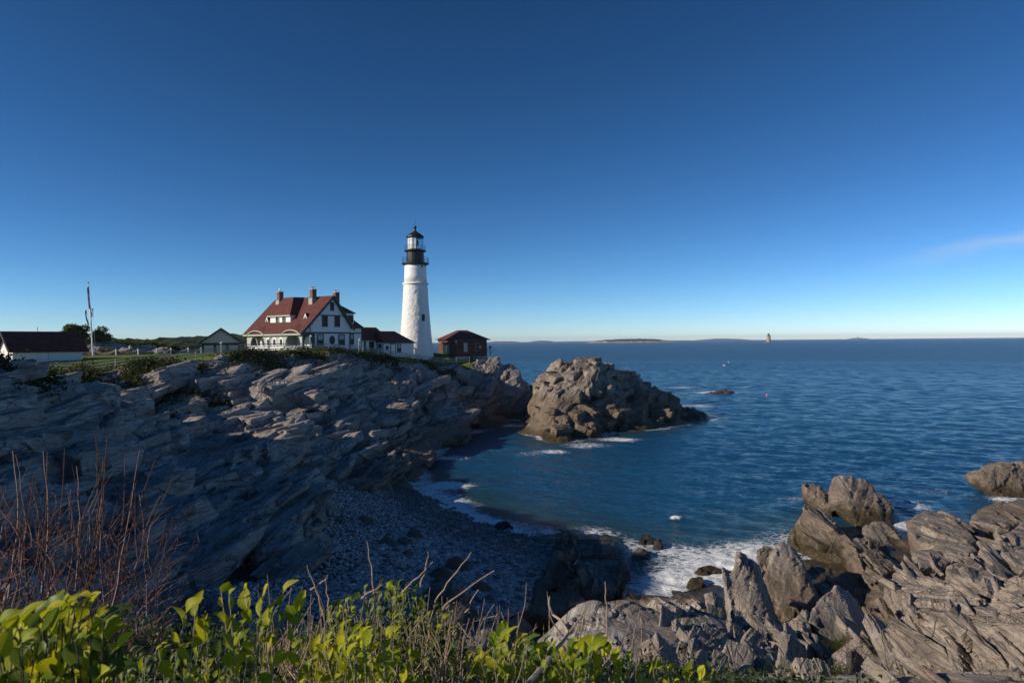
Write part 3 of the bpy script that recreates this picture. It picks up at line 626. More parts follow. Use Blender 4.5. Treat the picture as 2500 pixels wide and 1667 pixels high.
rock('slab_rock', 'large rounded slab filling the lower right corner', [[(2345,1600,14.8),(2420,1545,16.6),(2480,1500,18.4),(2540,1480,18.8),(2540,1700,10.4),(2300,1700,10.6),(2330,1650,12.6)]], (.3,.4,-1.8), 'rock_brown', .6, 1.5)
rock('rock_ledge', 'long pale lit ledge on the near side of the foaming inlet', [
   [(1380,1524,15),(1430,1492,16.4),(1482,1478,17),(1540,1486,16.8),(1560,1560,13.5),(1460,1600,12.2),(1385,1570,13.4)],
   [(1545,1490,16.6),(1592,1476,17.2),(1690,1478,17.6),(1706,1500,17),(1764,1575,14.2),(1740,1600,13.1),(1600,1600,12.3),(1550,1570,13.2)]], (.5,.9,-1.5), N_, .6, 1.5)
rock('boulder', 'small white-topped stone on the lit ledge by the inlet', [[(1728,1490,17.6),(1740,1472,18.2),(1758,1474,18.2),(1772,1500,17.5),(1740,1508,17)]], (.2,.4,-.3), N_, .3)
rock('slab_rock', 'rust-stained crag in the foreground, right of the lit ledge', [[(1855,1592,14),(1880,1560,15.2),(1950,1592,14),(2010,1640,12),(2000,1700,10.3),(1860,1700,10.3)]], (.5,.7,-1.2), N_, .4, .9)
rock('slab_rock', 'grooved pale crag at the bottom of the dark cleft', [[(2055,1612,12.8),(2110,1618,12.6),(2155,1598,13.4),(2222,1598,13.4),(2265,1640,12),(2310,1700,10.4),(2070,1700,10.4)]], (.4,.8,-1.3), N_, .4, .9)
rock('slab_rock', 'low grey shelf with grass in its crack, below the triangular slab', [[(1950,1575,17),(2030,1570,17.4),(2100,1585,17),(2150,1600,16.2),(2110,1630,13.8),(1980,1620,14)]], (.4,.9,-1.0), N_, .45, .8)

# wet platform and weed rocks in the inlet
rock('wet_rock', 'flat-topped black rock at the water end of the beach', [[(1325,1334,45),(1400,1312,46.5),(1490,1310,46.5),(1506,1340,43.8),(1470,1356,42.4),(1340,1352,42.9)]], (.2,.8,-1.2), 'rock_wet', .7, .6)
rock('wet_rock', 'low dark shelf stepping from the black rock into the foam', [[(1310,1388,40.4),(1420,1364,42.2),(1520,1362,42.2),(1535,1392,39.8),(1490,1440,36.6),(1400,1440,36.4),(1330,1412,38)]], (.2,.5,-1.2), 'rock_wet', .7, .6)
rock('wet_rock', 'broad mossy dark rock between the pebbles and the lit ledge', [[(1170,1432,36.4),(1220,1408,38),(1300,1406,38),(1400,1438,35.6),(1440,1470,33.6),(1340,1500,31.6),(1200,1495,31.6)]], (.2,.4,-1.2), 'rock_weedy', .7, .6)
for k, (x, y, sx, lab) in enumerate([(1580,1318,22,'dark wet boulder in the water beyond the flat black rock'),(1560,1352,24,'dark wet boulder against the right end of the flat black rock'),(1730,1392,34,'weed-covered boulder at the foot of the tall upright slab'),(1700,1425,26,'half-sunk weedy rock in the foam of the inlet'),(1605,1330,12,'smallest wet stone beyond the flat black rock'),
      (1330,1268,26,'dark rock in the wash where waves meet the pebbles')]):
    if k == 5: x, y = 1226, 1284
    q = PZ(x, y+12, -.1); d = q.y
    rock('wet_rock', lab, [[(x-sx, y+6, d), (x-sx*.5, y-14, d+.4), (x+sx*.3, y-16, d+.5), (x+sx, y, d), (x+sx*.6, y+14, d-.3), (x-sx*.6, y+14, d-.3)]], (.2,.7,-.3), 'rock_weedy' if k in (2,3) else 'rock_wet', .4)

# cove and headland blocks
rock('rock_block', 'cracked square block with a black triangular hollow, at the edge of the pebbles', [[(718,1318,38.8),(796,1322,38),(796,1400,34.8),(770,1420,34),(690,1402,34.6),(640,1390,35),(690,1350,37)]], (-.4,2.4,-.5), 'rock', .8, .55)
rock('rock_block', 'leaning dark-jointed block left of the cracked square block', [[(640,1385,35),(650,1335,37),(700,1322,38.5),(715,1335,38),(660,1392,35)]], (-.6,2.2,-.3), 'rock', .7, .6)
rock('slab_rock', 'splintered bedded outcrop with slanting plates above the pebbles', [[(640,1275,40.5),(700,1226,44.5),(762,1212,46),(792,1225,45),(785,1292,40.5),(768,1322,38.6),(690,1315,38.4)]], (-.8,1.8,-.6), 'rock', .7, 1.0)
rock('rock_block', 'pale lit-topped block high on the ledges left of the brown terrace', [[(700,1112,56.3),(735,1066,60),(782,1074,60.5),(786,1112,57.3),(760,1126,55.4)]], (-1.6,2.6,.8), 'rock', .8, .6)
rock('rock_terrace', 'brown sunlit terrace ending in the sea above the beach', [
   [(870,1160,63),(960,1106,75.5),(1060,1066,86),(1084,1082,84),(1074,1108,79),(1014,1168,69),(992,1184,67),(880,1182,61.5)]], (-1.5,2.5,-.5), 'rock_brown', 1.0, .75)
rock('rock_terrace', 'upper brown terrace with a lit top, stepping toward the gap', [[(880,1092,74),(1000,1050,87),(1110,1030,98),(1152,1040,98),(1146,1072,93),(1060,1078,87)]], (-1.5,2.5,-.5), 'rock_brown', 1.0, .75)
rock('rock_rib', 'narrow sunlit rib of rock climbing toward the gap', [[(1010,1022,97),(1070,1000,105),(1182,974,120),(1190,990,118),(1100,1022,104)]], (-1.5,2.2,-.4), 'rock_brown', 1.0, .75)
rock('rock_rib', 'sunlit split rib in the middle of the shaded ledges', [[(885,1022,80),(960,985,87),(1010,990,88),(1000,1010,85),(930,1028,80.5)]], (-2.4,3.6,1.1), 'rock', .8, .8)
rock('rock_crag', 'square-cut crag with brown stains rising at the left edge', [[(-40,975,44),(60,1000,43.8),(120,962,47.5),(205,952,48),(240,1010,45.8),(236,1080,42.3),(120,1085,40.8),(-40,1060,39.5)]], (-1,2,-.6), 'rock', 1.1, .9)
rock('rock_crag', 'blunt pillar of rock at the right end of the left-hand crag', [[(218,958,47.8),(250,948,48.5),(285,952,48.3),(293,1000,46.8),(290,1086,44.8),(240,1092,43.2)]], (-.6,1.4,-.3), 'rock', .9, .6)
rock('boulder', 'tilted loose block on top of the left-hand crag', [[(115,948,49.2),(130,938,49.6),(168,931,50),(174,952,49),(122,958,48.7)]], (-.2,.8,-.3), 'rock', .5, .5)
rock('rock_crag', 'tan lit knob of rock below the end of the fence', [[(1160,962,121.5),(1175,936,124.5),(1210,918,127.5),(1216,936,126.5),(1200,962,122.5)]], (-.8,2.4,-.8), 'rock', 1.2, .8)
rock('rock_point', 'pale blunt end of the headland above the dark gap', [[(1222,890,131.5),(1246,886,132.5),(1268,900,132.5),(1278,935,130),(1270,965,126.5),(1230,965,125.5)]], (-.3,3,-.8), 'rock', 1.3, .9)
rock('rock_point', 'upright grey stub of rock at the end of the railing', [[(1182,892,129.5),(1190,880,130.5),(1214,866,131.5),(1220,870,131.5),(1222,892,130)]], (.2,2,-.4), 'rock', .9, .5)
rock('wet_rock', 'pair of small black rocks standing in the water of the gap', [[(1262,1050,110),(1278,1044,111),(1288,1048,111),(1290,1060,108),(1266,1062,107.5)], [(1284,1050,110),(1300,1054,109.5),(1304,1062,107),(1288,1062,107)]], (.2,1,-.3), 'rock_wet', .6)
rock('wet_rock', 'low black reef breaking the surface beyond the island', [[(1715,961,176),(1740,955,178),(1770,950,179),(1795,954,178),(1790,961,175),(1735,963,174)]], (1,3,-.8), 'rock_wet', 1.2, .9)
rock('rock_bar', 'dark saddle of rock closing the gap behind the pool', [[(1238,950,138),(1262,945,142),(1300,938,142),(1310,960,138),(1290,985,134),(1240,980,134)]], (0,4,-.8), 'rock_wet', 1.2, .9)
# loose boulders on the pebbles
for x, y, s, mt, lab in [(945,1322,24,'rock_weedy','green-topped boulder on the pebbles, left of a close pair'),(985,1318,22,'rock_weedy','green-topped boulder on the pebbles, right of a close pair'),(1012,1300,22,'rock_weedy','low mossy stone in the middle of the beach'),(1115,1375,32,'rock_weedy','mossy boulder on the pebbles nearest the broad dark rock'),
     (1075,1400,32,'rock_weedy','largest mossy boulder on the lower beach'),(1175,1432,26,'rock_weedy','round mossy boulder on the pebbles above the bush tops'),(858,1256,12,'rock_weedy','small upright mossy stone by the pale flat slab'),(892,1268,26,'rock','pale flat slab lying on the upper beach'),(818,1424,22,'rock','smooth white boulder beside the cracked square block'),
     (995,1350,16,'rock_weedy','small flat weedy stone half buried in the pebbles'),(830,1270,18,'rock','grey stone leaning beside the pale flat slab')]:
    zb = HB(*[np.array([v]) for v in PZ(x, y, 1.8)[:2]])[0]; q = PZ(x, y+s*.5, zb); d = q.y; hgt = .62 if mt != 'rock' else .45
    rock('boulder', lab, [[(x-s, y+s*.3, d), (x-s*.7, y-s*hgt*.6, d+.4), (x-s*.1, y-s*hgt, d+.6), (x+s*.6, y-s*hgt*.5, d+.5), (x+s, y+s*.35, d), (x+s*.3, y+s*.6, d-.4), (x-s*.6, y+s*.55, d-.35)]], (.1,.5,-.3), mt, .45, .6)
rock('boulder', 'big dark rock on the beach just behind the leafy bush', [[(1010,1470,28),(1060,1405,31.5),(1110,1425,31),(1145,1500,27.5),(1120,1540,26),(1020,1530,26)]], (.3,1.2,-.5), 'rock_wet', .6, .7)

# scattered loose blocks of the shore: alike pieces, sharing a few meshes
plates = []
for k in range(9):
    bm = bmesh.new(); rr = np.random.default_rng(700+k)
    base = np.array([(sx, sy, sz) for sx in (-1, 1) for sy in (-1, 1) for sz in (-1, 1)], float)*np.array([.9, 1.9, .34])
    base += rr.uniform(-.28, .28, base.shape)*np.array([1, 1.6, .35]); ex = rr.uniform(-1, 1, (4, 3))*np.array([1.05, 2.1, .36])
    hull_into(bm, [tuple(v) for v in np.vstack([base, ex])]); me = remesh(bm, .075); bm.free(); fracture(me, .9, .26, 720+k*5); me.name = 'rock_plate'; me.materials.append(M['rock']); plates.append(me)
cnt = 0
while cnt < 264:
    a = rnd(-36.8, -.5); r = math.sqrt(rnd(28**2, 122**2)); x, y = r*math.sin(math.radians(a)), r*math.cos(math.radians(a))
    l_, b_, bl_ = [float(v[0]) for v in zones(np.array([x]), np.array([y]))]; z = HG(x, y)
    if l_ < 4.5 or b_ < 1.2 or bl_ < 2.5 or z < .6: continue
    o = link('rock_plate', plates[cnt % 9], headland); s_ = rnd(.5, 1.15)*(1 + r/140)
    o.location = (x, y, z - .12*s_); o.scale = (s_*rnd(.7,1.3), s_*rnd(.7,1.5), s_*rnd(.8,1.7)); o.rotation_euler = (rnd(-.05,.24), rnd(-.34,.08), rnd(-.45,.1)); cnt += 1
iplates = []
for me in plates:
    m2 = me.copy(); m2.name = 'rock_plate'; m2.materials.clear(); m2.materials.append(M['rock_isle']); iplates.append(m2)
cnt = 0
def HIs(x, y):
    i = int(np.clip(round((x+3)/.17), 0, Xi.shape[0]-1)); j = int(np.clip(round((y-88)/.2), 0, Xi.shape[1]-1)); return float(Gi[i, j, 2])
while cnt < 85:
    x, y = rnd(3, 36), rnd(92, 126); z = HIs(x, y)
    if z < .7 or (z > 9.5 and rnd() < .6): continue
    o = link('rock_plate', iplates[cnt % 9], isle); s_ = rnd(.6, 1.5)
    o.location = (x, y, z - .35*s_); o.scale = (s_*rnd(.8,1.4), s_*rnd(.6,1.1), s_*rnd(1.2,2.6)); o.rotation_euler = (rnd(-.15,.25), rnd(-.2,.35), rnd(-.9,.2)); cnt += 1
bplates = []
for me in plates[:6]:
    m2 = me.copy(); m2.name = 'rock_plate'; m2.materials.clear(); m2.materials.append(M['rock_brown']); bplates.append(m2)
cnt = 0
while cnt < 34:           # broad shelves stepping down to the water, their tops tipped to the left
    px = rnd(850, 1195); py = np.interp(px, [850, 1000, 1195], [1150, 1075, 985]) + rnd(-55, 60); z = float(np.interp(py, [960, 1050, 1150], [5.0, 3.4, 1.8])); q = PZ(px, py, z); x, y = q.x, q.y; z = HG(x, y)
    if z < .3 or z > 7 or x > -4: continue
    o = link('rock_plate', bplates[cnt % 6], headland); s_ = rnd(.9, 1.7)*(y/85)
    o.location = (x, y, z - .05*s_); o.scale = (s_*rnd(.9,1.3), s_*rnd(.8,1.4), s_*rnd(.6,1.0)); o.rotation_euler = (rnd(.06,.26), rnd(-.16,.06), rnd(-.5,-.1)); cnt += 1
bpy.context.view_layer.update(); _dg = bpy.context.evaluated_depsgraph_get(); cnt = 0; spl = []
for _ in range(900):       # splinters and broken ribs lying on the slabs of the right-hand shore
    px, py = rnd(1560, 2500), rnd(1255, 1665)
    if py < 1400 and px < 1930: continue
    ok_, l_, n_, i_, o_, m_ = SC.ray_cast(_dg, _C, ray(px, py).normalized())
    if ok_ and px < 2150 and o_.name.startswith(('slab', 'rock_ledge')) and rnd() < .75: continue
    if ok_ and l_.z > .8 and 8 < l_.y < 47 and (o_.name.startswith(('slab', 'rock', 'bould'))): spl.append((l_.copy(), n_.copy()))
shd = []
for _ in range(700):       # shards and loose ledge pieces over the shaded ledges
    px, py = rnd(-10, 1150), rnd(930, 1400)
    ok_, l_, n_, i_, o_, m_ = SC.ray_cast(_dg, _C, ray(px, py).normalized())
    if ok_ and l_.z > 1.2 and l_.y < 125 and n_.z > .1 and o_.name.startswith(('rock', 'slab')) and float(zones(np.array([l_.x]), np.array([l_.y]))[1][0]) > .3: shd.append((l_.copy(), n_.copy()))
for k_, (l_, n_) in enumerate(shd[:230]):
    o = link('rock_shard', plates[k_ % 9], headland); s_ = rnd(.16, .5)*(l_.y/60)
    o.location = l_ - n_*(.1*s_); o.scale = (s_*rnd(.6,1.1), s_*rnd(.5,1.3), s_*rnd(.7,1.9)); o.rotation_euler = (rnd(-.15,.3), rnd(-.5,.25), rnd(-.9,.4))
for l_, n_ in spl:
    if cnt >= 140 or (n_.z < .05): continue
    o = link('rock_splinter', bplates[cnt % 6], headland); s_ = rnd(.10, .30)*(.55+l_.y/32)
    o.location = l_ - n_*(.12*s_); o.scale = (s_*rnd(.6,1.1), s_*rnd(.9,2.0), s_*rnd(.5,1.4)); o.rotation_euler = (rnd(-.2,.2), rnd(.1,1.0), rnd(-.5,-.05)); cnt += 1
protos = []
for k in range(7):
    bm = bmesh.new(); rr = np.random.default_rng(900+k)
    hull_into(bm, [tuple(v) for v in (rr.uniform(-1, 1, (11, 3))*np.array([.75, 1.1, .55]))])
    me = remesh(bm, .085); bm.free(); fracture(me, .45, .8, 950+k*5); me.name = 'stone_block'; me.materials.append(M['rock']); protos.append(me)
cnt = 0
while cnt < 120:
    a = rnd(-36.5, -1.5); r = rnd(30, 112); x, y = r*math.sin(math.radians(a)), r*math.cos(math.radians(a))
    l_, b_, bl_ = [float(v[0]) for v in zones(np.array([x]), np.array([y]))]
    z = HG(x, y)
    if l_ < 1.5 or b_ < .3 or bl_ < 2 or z < .5: continue
    o = link('stone_block', protos[cnt % 7], headland); s = rnd(.25, .62)*(1 + r/90)
    o.location = (x, y, z - .1*s); o.scale = (s*rnd(.7,1.2), s*rnd(.9,1.5), s*rnd(.6,1.0)); o.rotation_euler = (rnd(-.35,.35), rnd(-.5,.5), rnd(-.5,.3)); cnt += 1

# pebbles: the larger ones singly, the rest as one mass
ic = bmesh.new(); bmesh.ops.create_icosphere(ic, subdivisions=1, radius=1.0); IV = np.array([v.co[:] for v in ic.verts]); IF = np.array([[v.index for v in f.verts] for f in ic.faces]); ic.free()
bx = np.array([p[0] for p in BEACH]); by = np.array([p[1] for p in BEACH])
N = 100000; px_ = RNG.uniform(bx.min(), bx.max(), N); py_ = RNG.uniform(by.min(), by.max(), N)
ok = (poly_sd(px_, py_, BEACH) < .25) & (np.hypot(px_, py_) > 26) & (np.abs(px_/py_) < .8); px_, py_ = px_[ok], py_[ok]
pz_ = HB(px_, py_); ok = pz_ > -.35; px_, py_, pz_ = px_[ok], py_[ok], pz_[ok]; n_ = len(px_)
sz = np.exp(RNG.normal(math.log(.066), .36, n_)).clip(.03, .20)*(.8+.4*(px_ > -8))
order = np.argsort(-sz); big = order[:240]; rest = order[240:34000]
ang_ = RNG.uniform(0, 6.28, n_); fl = RNG.uniform(.5, .8, n_); el = RNG.uniform(1.0, 1.6, n_)
def peb(i):
    v = IV[None]*np.stack([sz[i]*el[i], sz[i], sz[i]*fl[i]], 1)[:,None,:]; v = v*(1+RNG.uniform(-.16, .16, v.shape))
    c, s = np.cos(ang_[i])[:,None], np.sin(ang_[i])[:,None]
    return np.stack([v[...,0]*c - v[...,1]*s + px_[i][:,None], v[...,0]*s + v[...,1]*c + py_[i][:,None], v[...,2] + (pz_[i]+sz[i]*.25)[:,None]], -1)
V = peb(rest).reshape(-1, 3); Fp = (IF[None] + (np.arange(len(rest))*12)[:,None,None]).reshape(-1, 3)
o = link('shingle', np_mesh('shingle', V, Fp, True), beach, M['pebble']); o['kind'] = 'stuff'
pm = []
for k in range(8):
    v = IV*(1+RNG.uniform(-.15, .15, IV.shape)); me = np_mesh('pebble', v, IF, True)
    me.materials.append(plain('pebble_stone', tuple(np.array([.17,.17,.175])*rnd(.6, 1.9)), .7)); pm.append(me)
for q, i in enumerate(big):
    o = link('pebble', pm[q % 8], beach); o.location = (px_[i], py_[i], pz_[i]+sz[i]*.3); o.scale = (sz[i]*el[i]*1.2, sz[i]*1.2, sz[i]*fl[i]*1.2); o.rotation_euler = (0, 0, ang_[i])
# ------------------------------------------------------------------ building materials
def siding(name, col, step=.16):
    n = NT(name); p = n.n('ShaderNodeTexCoord').outputs['Object']; z = n.sep(p)[2]
    saw = n.math('FRACT', n.math('DIVIDE', z, step)); f = n.noise(p, 2.5, 4)
    c = n.mix(n.mrange(f, .3, .7), tuple(v*.93 for v in col), col); c = n.mix(n.mrange(saw, .0, .08, .28, 0), c, (.12,.12,.12))
    return n.done(n.pbsdf(c, .6, n.bump(saw, .35, .02), .3))
def roofing(name, col):
    n = NT(name); p = n.n('ShaderNodeTexCoord').outputs['Object']; f = n.noise(p, 1.4, 5, .6); g = n.noise(n.mapping(p, scale=(3,7,7)), 2, 3)
    z = n.sep(p)[2]; saw = n.math('FRACT', n.math('DIVIDE', z, .14))
    c = n.mix(n.mrange(f, .35, .65), tuple(v*.8 for v in col), tuple(v*1.15 for v in col)); c = n.mix(n.mrange(g, .55, .7, 0, .35), c, tuple(v*.5 for v in col))
    return n.done(n.pbsdf(c, .85, n.bump(saw, .4, .03), .2))
def bricks(name, c1, c2, mortar):
    n = NT(name); p = n.n('ShaderNodeTexCoord').outputs['Object']; s = n.sep(p); cb = n.n('ShaderNodeCombineXYZ')
    n.L(n.math('ADD', s[0], s[1]), cb.inputs[0]); n.L(s[2], cb.inputs[1])
    b = n.n('ShaderNodeTexBrick'); n.L(cb.outputs[0], b.inputs['Vector'])
    for k, v in (('Color1', c1), ('Color2', c2), ('Mortar', mortar)): b.inputs[k].default_value = (*v, 1)
    b.inputs['Scale'].default_value = 1.0; b.inputs['Brick Width'].default_value = .22; b.inputs['Row Height'].default_value = .075; b.inputs['Mortar Size'].default_value = .008
    c = n.mix(n.mrange(n.noise(p, 1.2, 4), .35, .65, 0, .4), b.outputs['Color'], tuple(v*.55 for v in c1))
    return n.done(n.pbsdf(c, .85, n.bump(b.outputs['Fac'], -.3, .01), .2))
M['white'] = siding('white_clapboard', (.80,.80,.78)); M['whitewash'] = plain('white_paint', (.80,.80,.79), .55, .05)
M['green'] = plain('dark_green_trim', (.018,.045,.042), .5, .15); M['sage'] = plain('sage_trim', (.40,.43,.36), .6, .06)
M['roof'] = roofing('red_shingles', (.112,.040,.036)); M['brick'] = bricks('chimney_brick', (.24,.095,.07), (.19,.075,.055), (.22,.19,.17))
M['dbrick'] = bricks('dark_brick', (.135,.048,.038), (.11,.040,.032), (.12,.10,.09)); M['stone'] = plain('pale_stone', (.38,.37,.34), .8, .15, bump=.3)
M['black'] = plain('black_iron', (.014,.014,.015), .45, .2); M['wood'] = plain('weathered_wood', (.30,.29,.27), .85, .2, scale=5)
M['postwhite'] = plain('weathered_white_paint', (.44,.43,.40), .75, .15, scale=5); M['grey'] = siding('grey_clapboard', (.52,.53,.52)); M['concrete'] = plain('concrete', (.42,.40,.37), .85, .15, bump=.3)
n = NT('window_glass'); M['glass'] = n.done(n.pbsdf((.010,.013,.016), .25, None, .15))
n = NT('blind'); M['blind'] = plain('window_blind', (.50,.52,.50), .8, .05)
M['curtain'] = plain('lantern_curtain', (.86,.85,.81), .75, .04)
n = NT('lantern_glass'); g = n.n('ShaderNodeBsdfTransparent'); g.inputs[0].default_value = (.95,.97,.98,1); gl = n.n('ShaderNodeBsdfGlossy'); gl.inputs['Roughness'].default_value = .03
mx = n.n('ShaderNodeMixShader'); mx.inputs[0].default_value = .05; n.L(g.outputs[0], mx.inputs[1]); n.L(gl.outputs[0], mx.inputs[2]); M['lglass'] = n.done(mx.outputs[0])
n = NT('rubble_masonry_white'); p = n.n('ShaderNodeTexCoord').outputs['Object']; z = n.sep(p)[2]
v = n.vor(n.mapping(p, scale=(1,1,1.4)), 2.4, 'F1'); f = n.noise(p, 2.6, 5, .6); low = n.mrange(z, 13.2, 13.0)
h = n.math('MULTIPLY', n.math('ADD', f, n.math('MULTIPLY', n.noise(p, 7, 3), .35)), n.math('MAXIMUM', low, .06))
c = n.mix(n.mrange(n.noise(n.mapping(p, scale=(1,1,.15)), 1.3, 4), .5, .75, 0, .25), (.80,.80,.78), (.62,.61,.57))
M['tower'] = n.done(n.pbsdf(c, .6, n.bump(h, .6, .28), .3))

def window(parent, face, u, z, wd, ht, trim='green', glass='glass', mull=True, name='window', depth=.10, offs=0.0, tw=.10, blind=0.0):
    """a window on a wall. face=('y',c): wall plane y=c facing -y, u along x; ('x',c): wall plane x=c facing -x, u along y"""
    ax, c = face; c = c - offs
    def bx(mb, u0, u1, z0, z1, d0, d1):
        if ax == 'y': mb.box((u0, c-d1, z0), (u1, c-d0, z1))
        else: mb.box((c-d1, u0, z0), (c-d0, u1, z1))
    fr = MB(); a, b = u-wd/2, u+wd/2; z0, z1 = z-ht/2, z+ht/2
    bx(fr, a-tw, a, z0-tw, z1+tw, -.02, depth); bx(fr, b, b+tw, z0-tw, z1+tw, -.02, depth); bx(fr, a, b, z1, z1+tw, -.02, depth); bx(fr, a, b, z0-tw, z0, -.02, depth+.03)
    if mull: bx(fr, a, b, z-.025, z+.025, -.02, depth*.7); bx(fr, u-.02, u+.02, z0, z-.025, -.02, depth*.62); bx(fr, u-.02, u+.02, z+.025, z1, -.02, depth*.62)
    w_ = fr.build(name, M[trim], parent)
    g_ = MB(); bx(g_, a+.001, b-.001, z0+.001, z1-.001, -.015, depth*.35); g_.build('pane', M[glass], w_)
    if blind > 0: k = MB(); bx(k, a+.003, b-.003, z1-ht*blind, z1-.003, -.012, depth*.45); k.build('blind', M['blind'], w_)
    return w_

# ------------------------------------------------------------------ keepers' house
HX = math.atan2(.79, .61)
house = empty('keepers_house', (-33.0, 107.3, 12.9), HX, 'white house with red gabled roof, green trim and arched porch beside the lighthouse', 'house')
LEN = 15.9
def slope_z(x): return 2.62 + (x+.3)*(8.72-2.62)/6.2
mb = MB(); mb.prism([(0.02,2.72),(9.5,2.72),(9.5,3.85),(5.9,8.5)], 'y', 0, LEN-.2); mb.build('upper_wall', M['white'], house)
mb = MB(); mb.box((2.2,.04,0), (9.48,LEN-.24,2.70)); mb.build('lower_wall', M['white'], house)
mb = MB(); mb.box((.22,4.75,0), (2.2,10.05,2.6)); mb.build('porch_room', M['sage'], house)
# arcade
def arch_wall(mb, axis, c0, c1, u0, u1, ztop, opens, n=14):
    us = sorted({u0, u1} | {q for a, b, zs, zt in opens for q in np.linspace(a, b, n)})
    for a, b in zip(us[:-1], us[1:]):
        mid = (a+b)/2; za = zb = 0.0
        for oa, ob, zs, zt in opens:
            if oa < mid < ob:
                fz = lambda u: zs + (zt-zs)*math.sqrt(max(0, 1-((u-(oa+ob)/2)/((ob-oa)/2))**2)); za, zb = fz(a), fz(b)
        pl = [(a, za), (b, zb), (b, ztop), (a, ztop)]
        mb.prism(pl, axis, c0, c1)
mb = MB(); arch_wall(mb, 'x', 0.0, .2, .0, LEN-.3, 2.62, [(.45,4.45,1.25,2.5),(10.35,14.5,1.25,2.5)]); mb.build('arcade', M['sage'], house)
mb = MB(); arch_wall(mb, 'y', 0.0, .2, .24, 2.18, 2.70, [(.40,1.85,1.1,2.15)]); mb.build('porch_end', M['green'], house)
mb = MB(); arch_wall(mb, 'y', LEN-.5, LEN-.3, .24, 2.18, 2.66, [(.40,1.85,1.1,2.15)]); mb.build('porch_end', M['sage'], house)
for a, b in ((.5,4.4),(10.4,14.45)):
    mb = MB(); mb.box((-.02,a,0), (.18,b,.72)); mb.build('parapet', M['whitewash'], house)
mb = MB(); mb.box((-.03,4.5,0), (.0-.004,10.3,.62)); mb.build('parapet', M['whitewash'], house)
for y in (5.6, 7.45, 9.25):     # arched windows with white surrounds
    o_ = MB(); pts = lambda r, zt: [(y-r, .62), (y+r, .62)] + [(y+r*math.cos(t), zt+r*1.15*math.sin(t)) for t in np.linspace(0, math.pi, 11)]
    o_.prism(pts(.58, 1.42), 'x', -.05, .04); w_ = o_.build('arched_window', M['whitewash'], house)
    i_ = MB(); i_.prism([(q[0], max(q[1], .8)) for q in pts(.34, 1.42)], 'x', -.08, -.02); i_.build('pane', M['glass'], w_)
    i_ = MB(); i_.box((-.10, y-.02, .8), (-.055, y+.02, 1.8)); i_.build('mullion', M['sage'], w_)
# main roof, two slabs, with rake boards
def slab(mb, a, b, y0, y1, th):
    (xa, za), (xb, zb) = a, b; nx, nz = -(zb-za), (xb-xa); L_ = math.hypot(nx, nz); nx, nz = nx/L_*th, nz/L_*th
    if nz < 0: nx, nz = -nx, -nz
    mb.prism([(xa, za), (xb, zb), (xb+nx, zb+nz), (xa+nx, za+nz)], 'y', y0, y1)
mb = MB(); slab(mb, (-.35, slope_z(-.35)), (5.9, 8.72), -.42, LEN+.25, .16); slab(mb, (5.9, 8.72), (9.95, 3.45), -.42, LEN+.25, .16); roof = mb.build('roof', M['roof'], house)
mb = MB(); slab(mb, (-.36, slope_z(-.36)-.34), (5.9, 8.42), -.46, -.36, .36); slab(mb, (5.9, 8.40), (9.97, 3.12), -.46, -.36, .36); mb.build('rake_board', M['green'], roof)
mb = MB(); slab(mb, (-.36, slope_z(-.36)-.30), (5.9, 8.42), LEN+.2, LEN+.3, .32); mb.build('rake_board', M['sage'], roof)
mb = MB(); mb.box((-.46,-.4,2.36), (-.34,LEN+.2,2.60)); mb.build('eave_board', M['sage'], roof)
mb = MB(); mb.box((-.33,-.3,2.34), (.0,LEN,2.40)); mb.build('soffit', M['sage'], roof)
for yc, hw in ((2.45, 2.35), (12.4, 2.4)):      # eyebrow curves over the porch arches
    ts = np.linspace(0, math.pi, 15); e = MB(); n_ = len(ts)
    A = [(-.42, yc+hw*math.cos(t), 2.5+.72*math.sin(t)**1.3) for t in ts]; B = [(1.15, yc+hw*.55*math.cos(t), slope_z(1.15)+.16+.02*math.sin(t)) for t in ts]
    e.add(A+B, [(i, i+1, n_+i+1, n_+i) for i in range(n_-1)]); e.build('eyebrow', M['roof'], roof, True)
    e = MB(); e.tube([(-.44, p_[1], p_[2]-.04) for p_ in A], .11, 6); e.build('eyebrow_trim', M['sage'], roof)
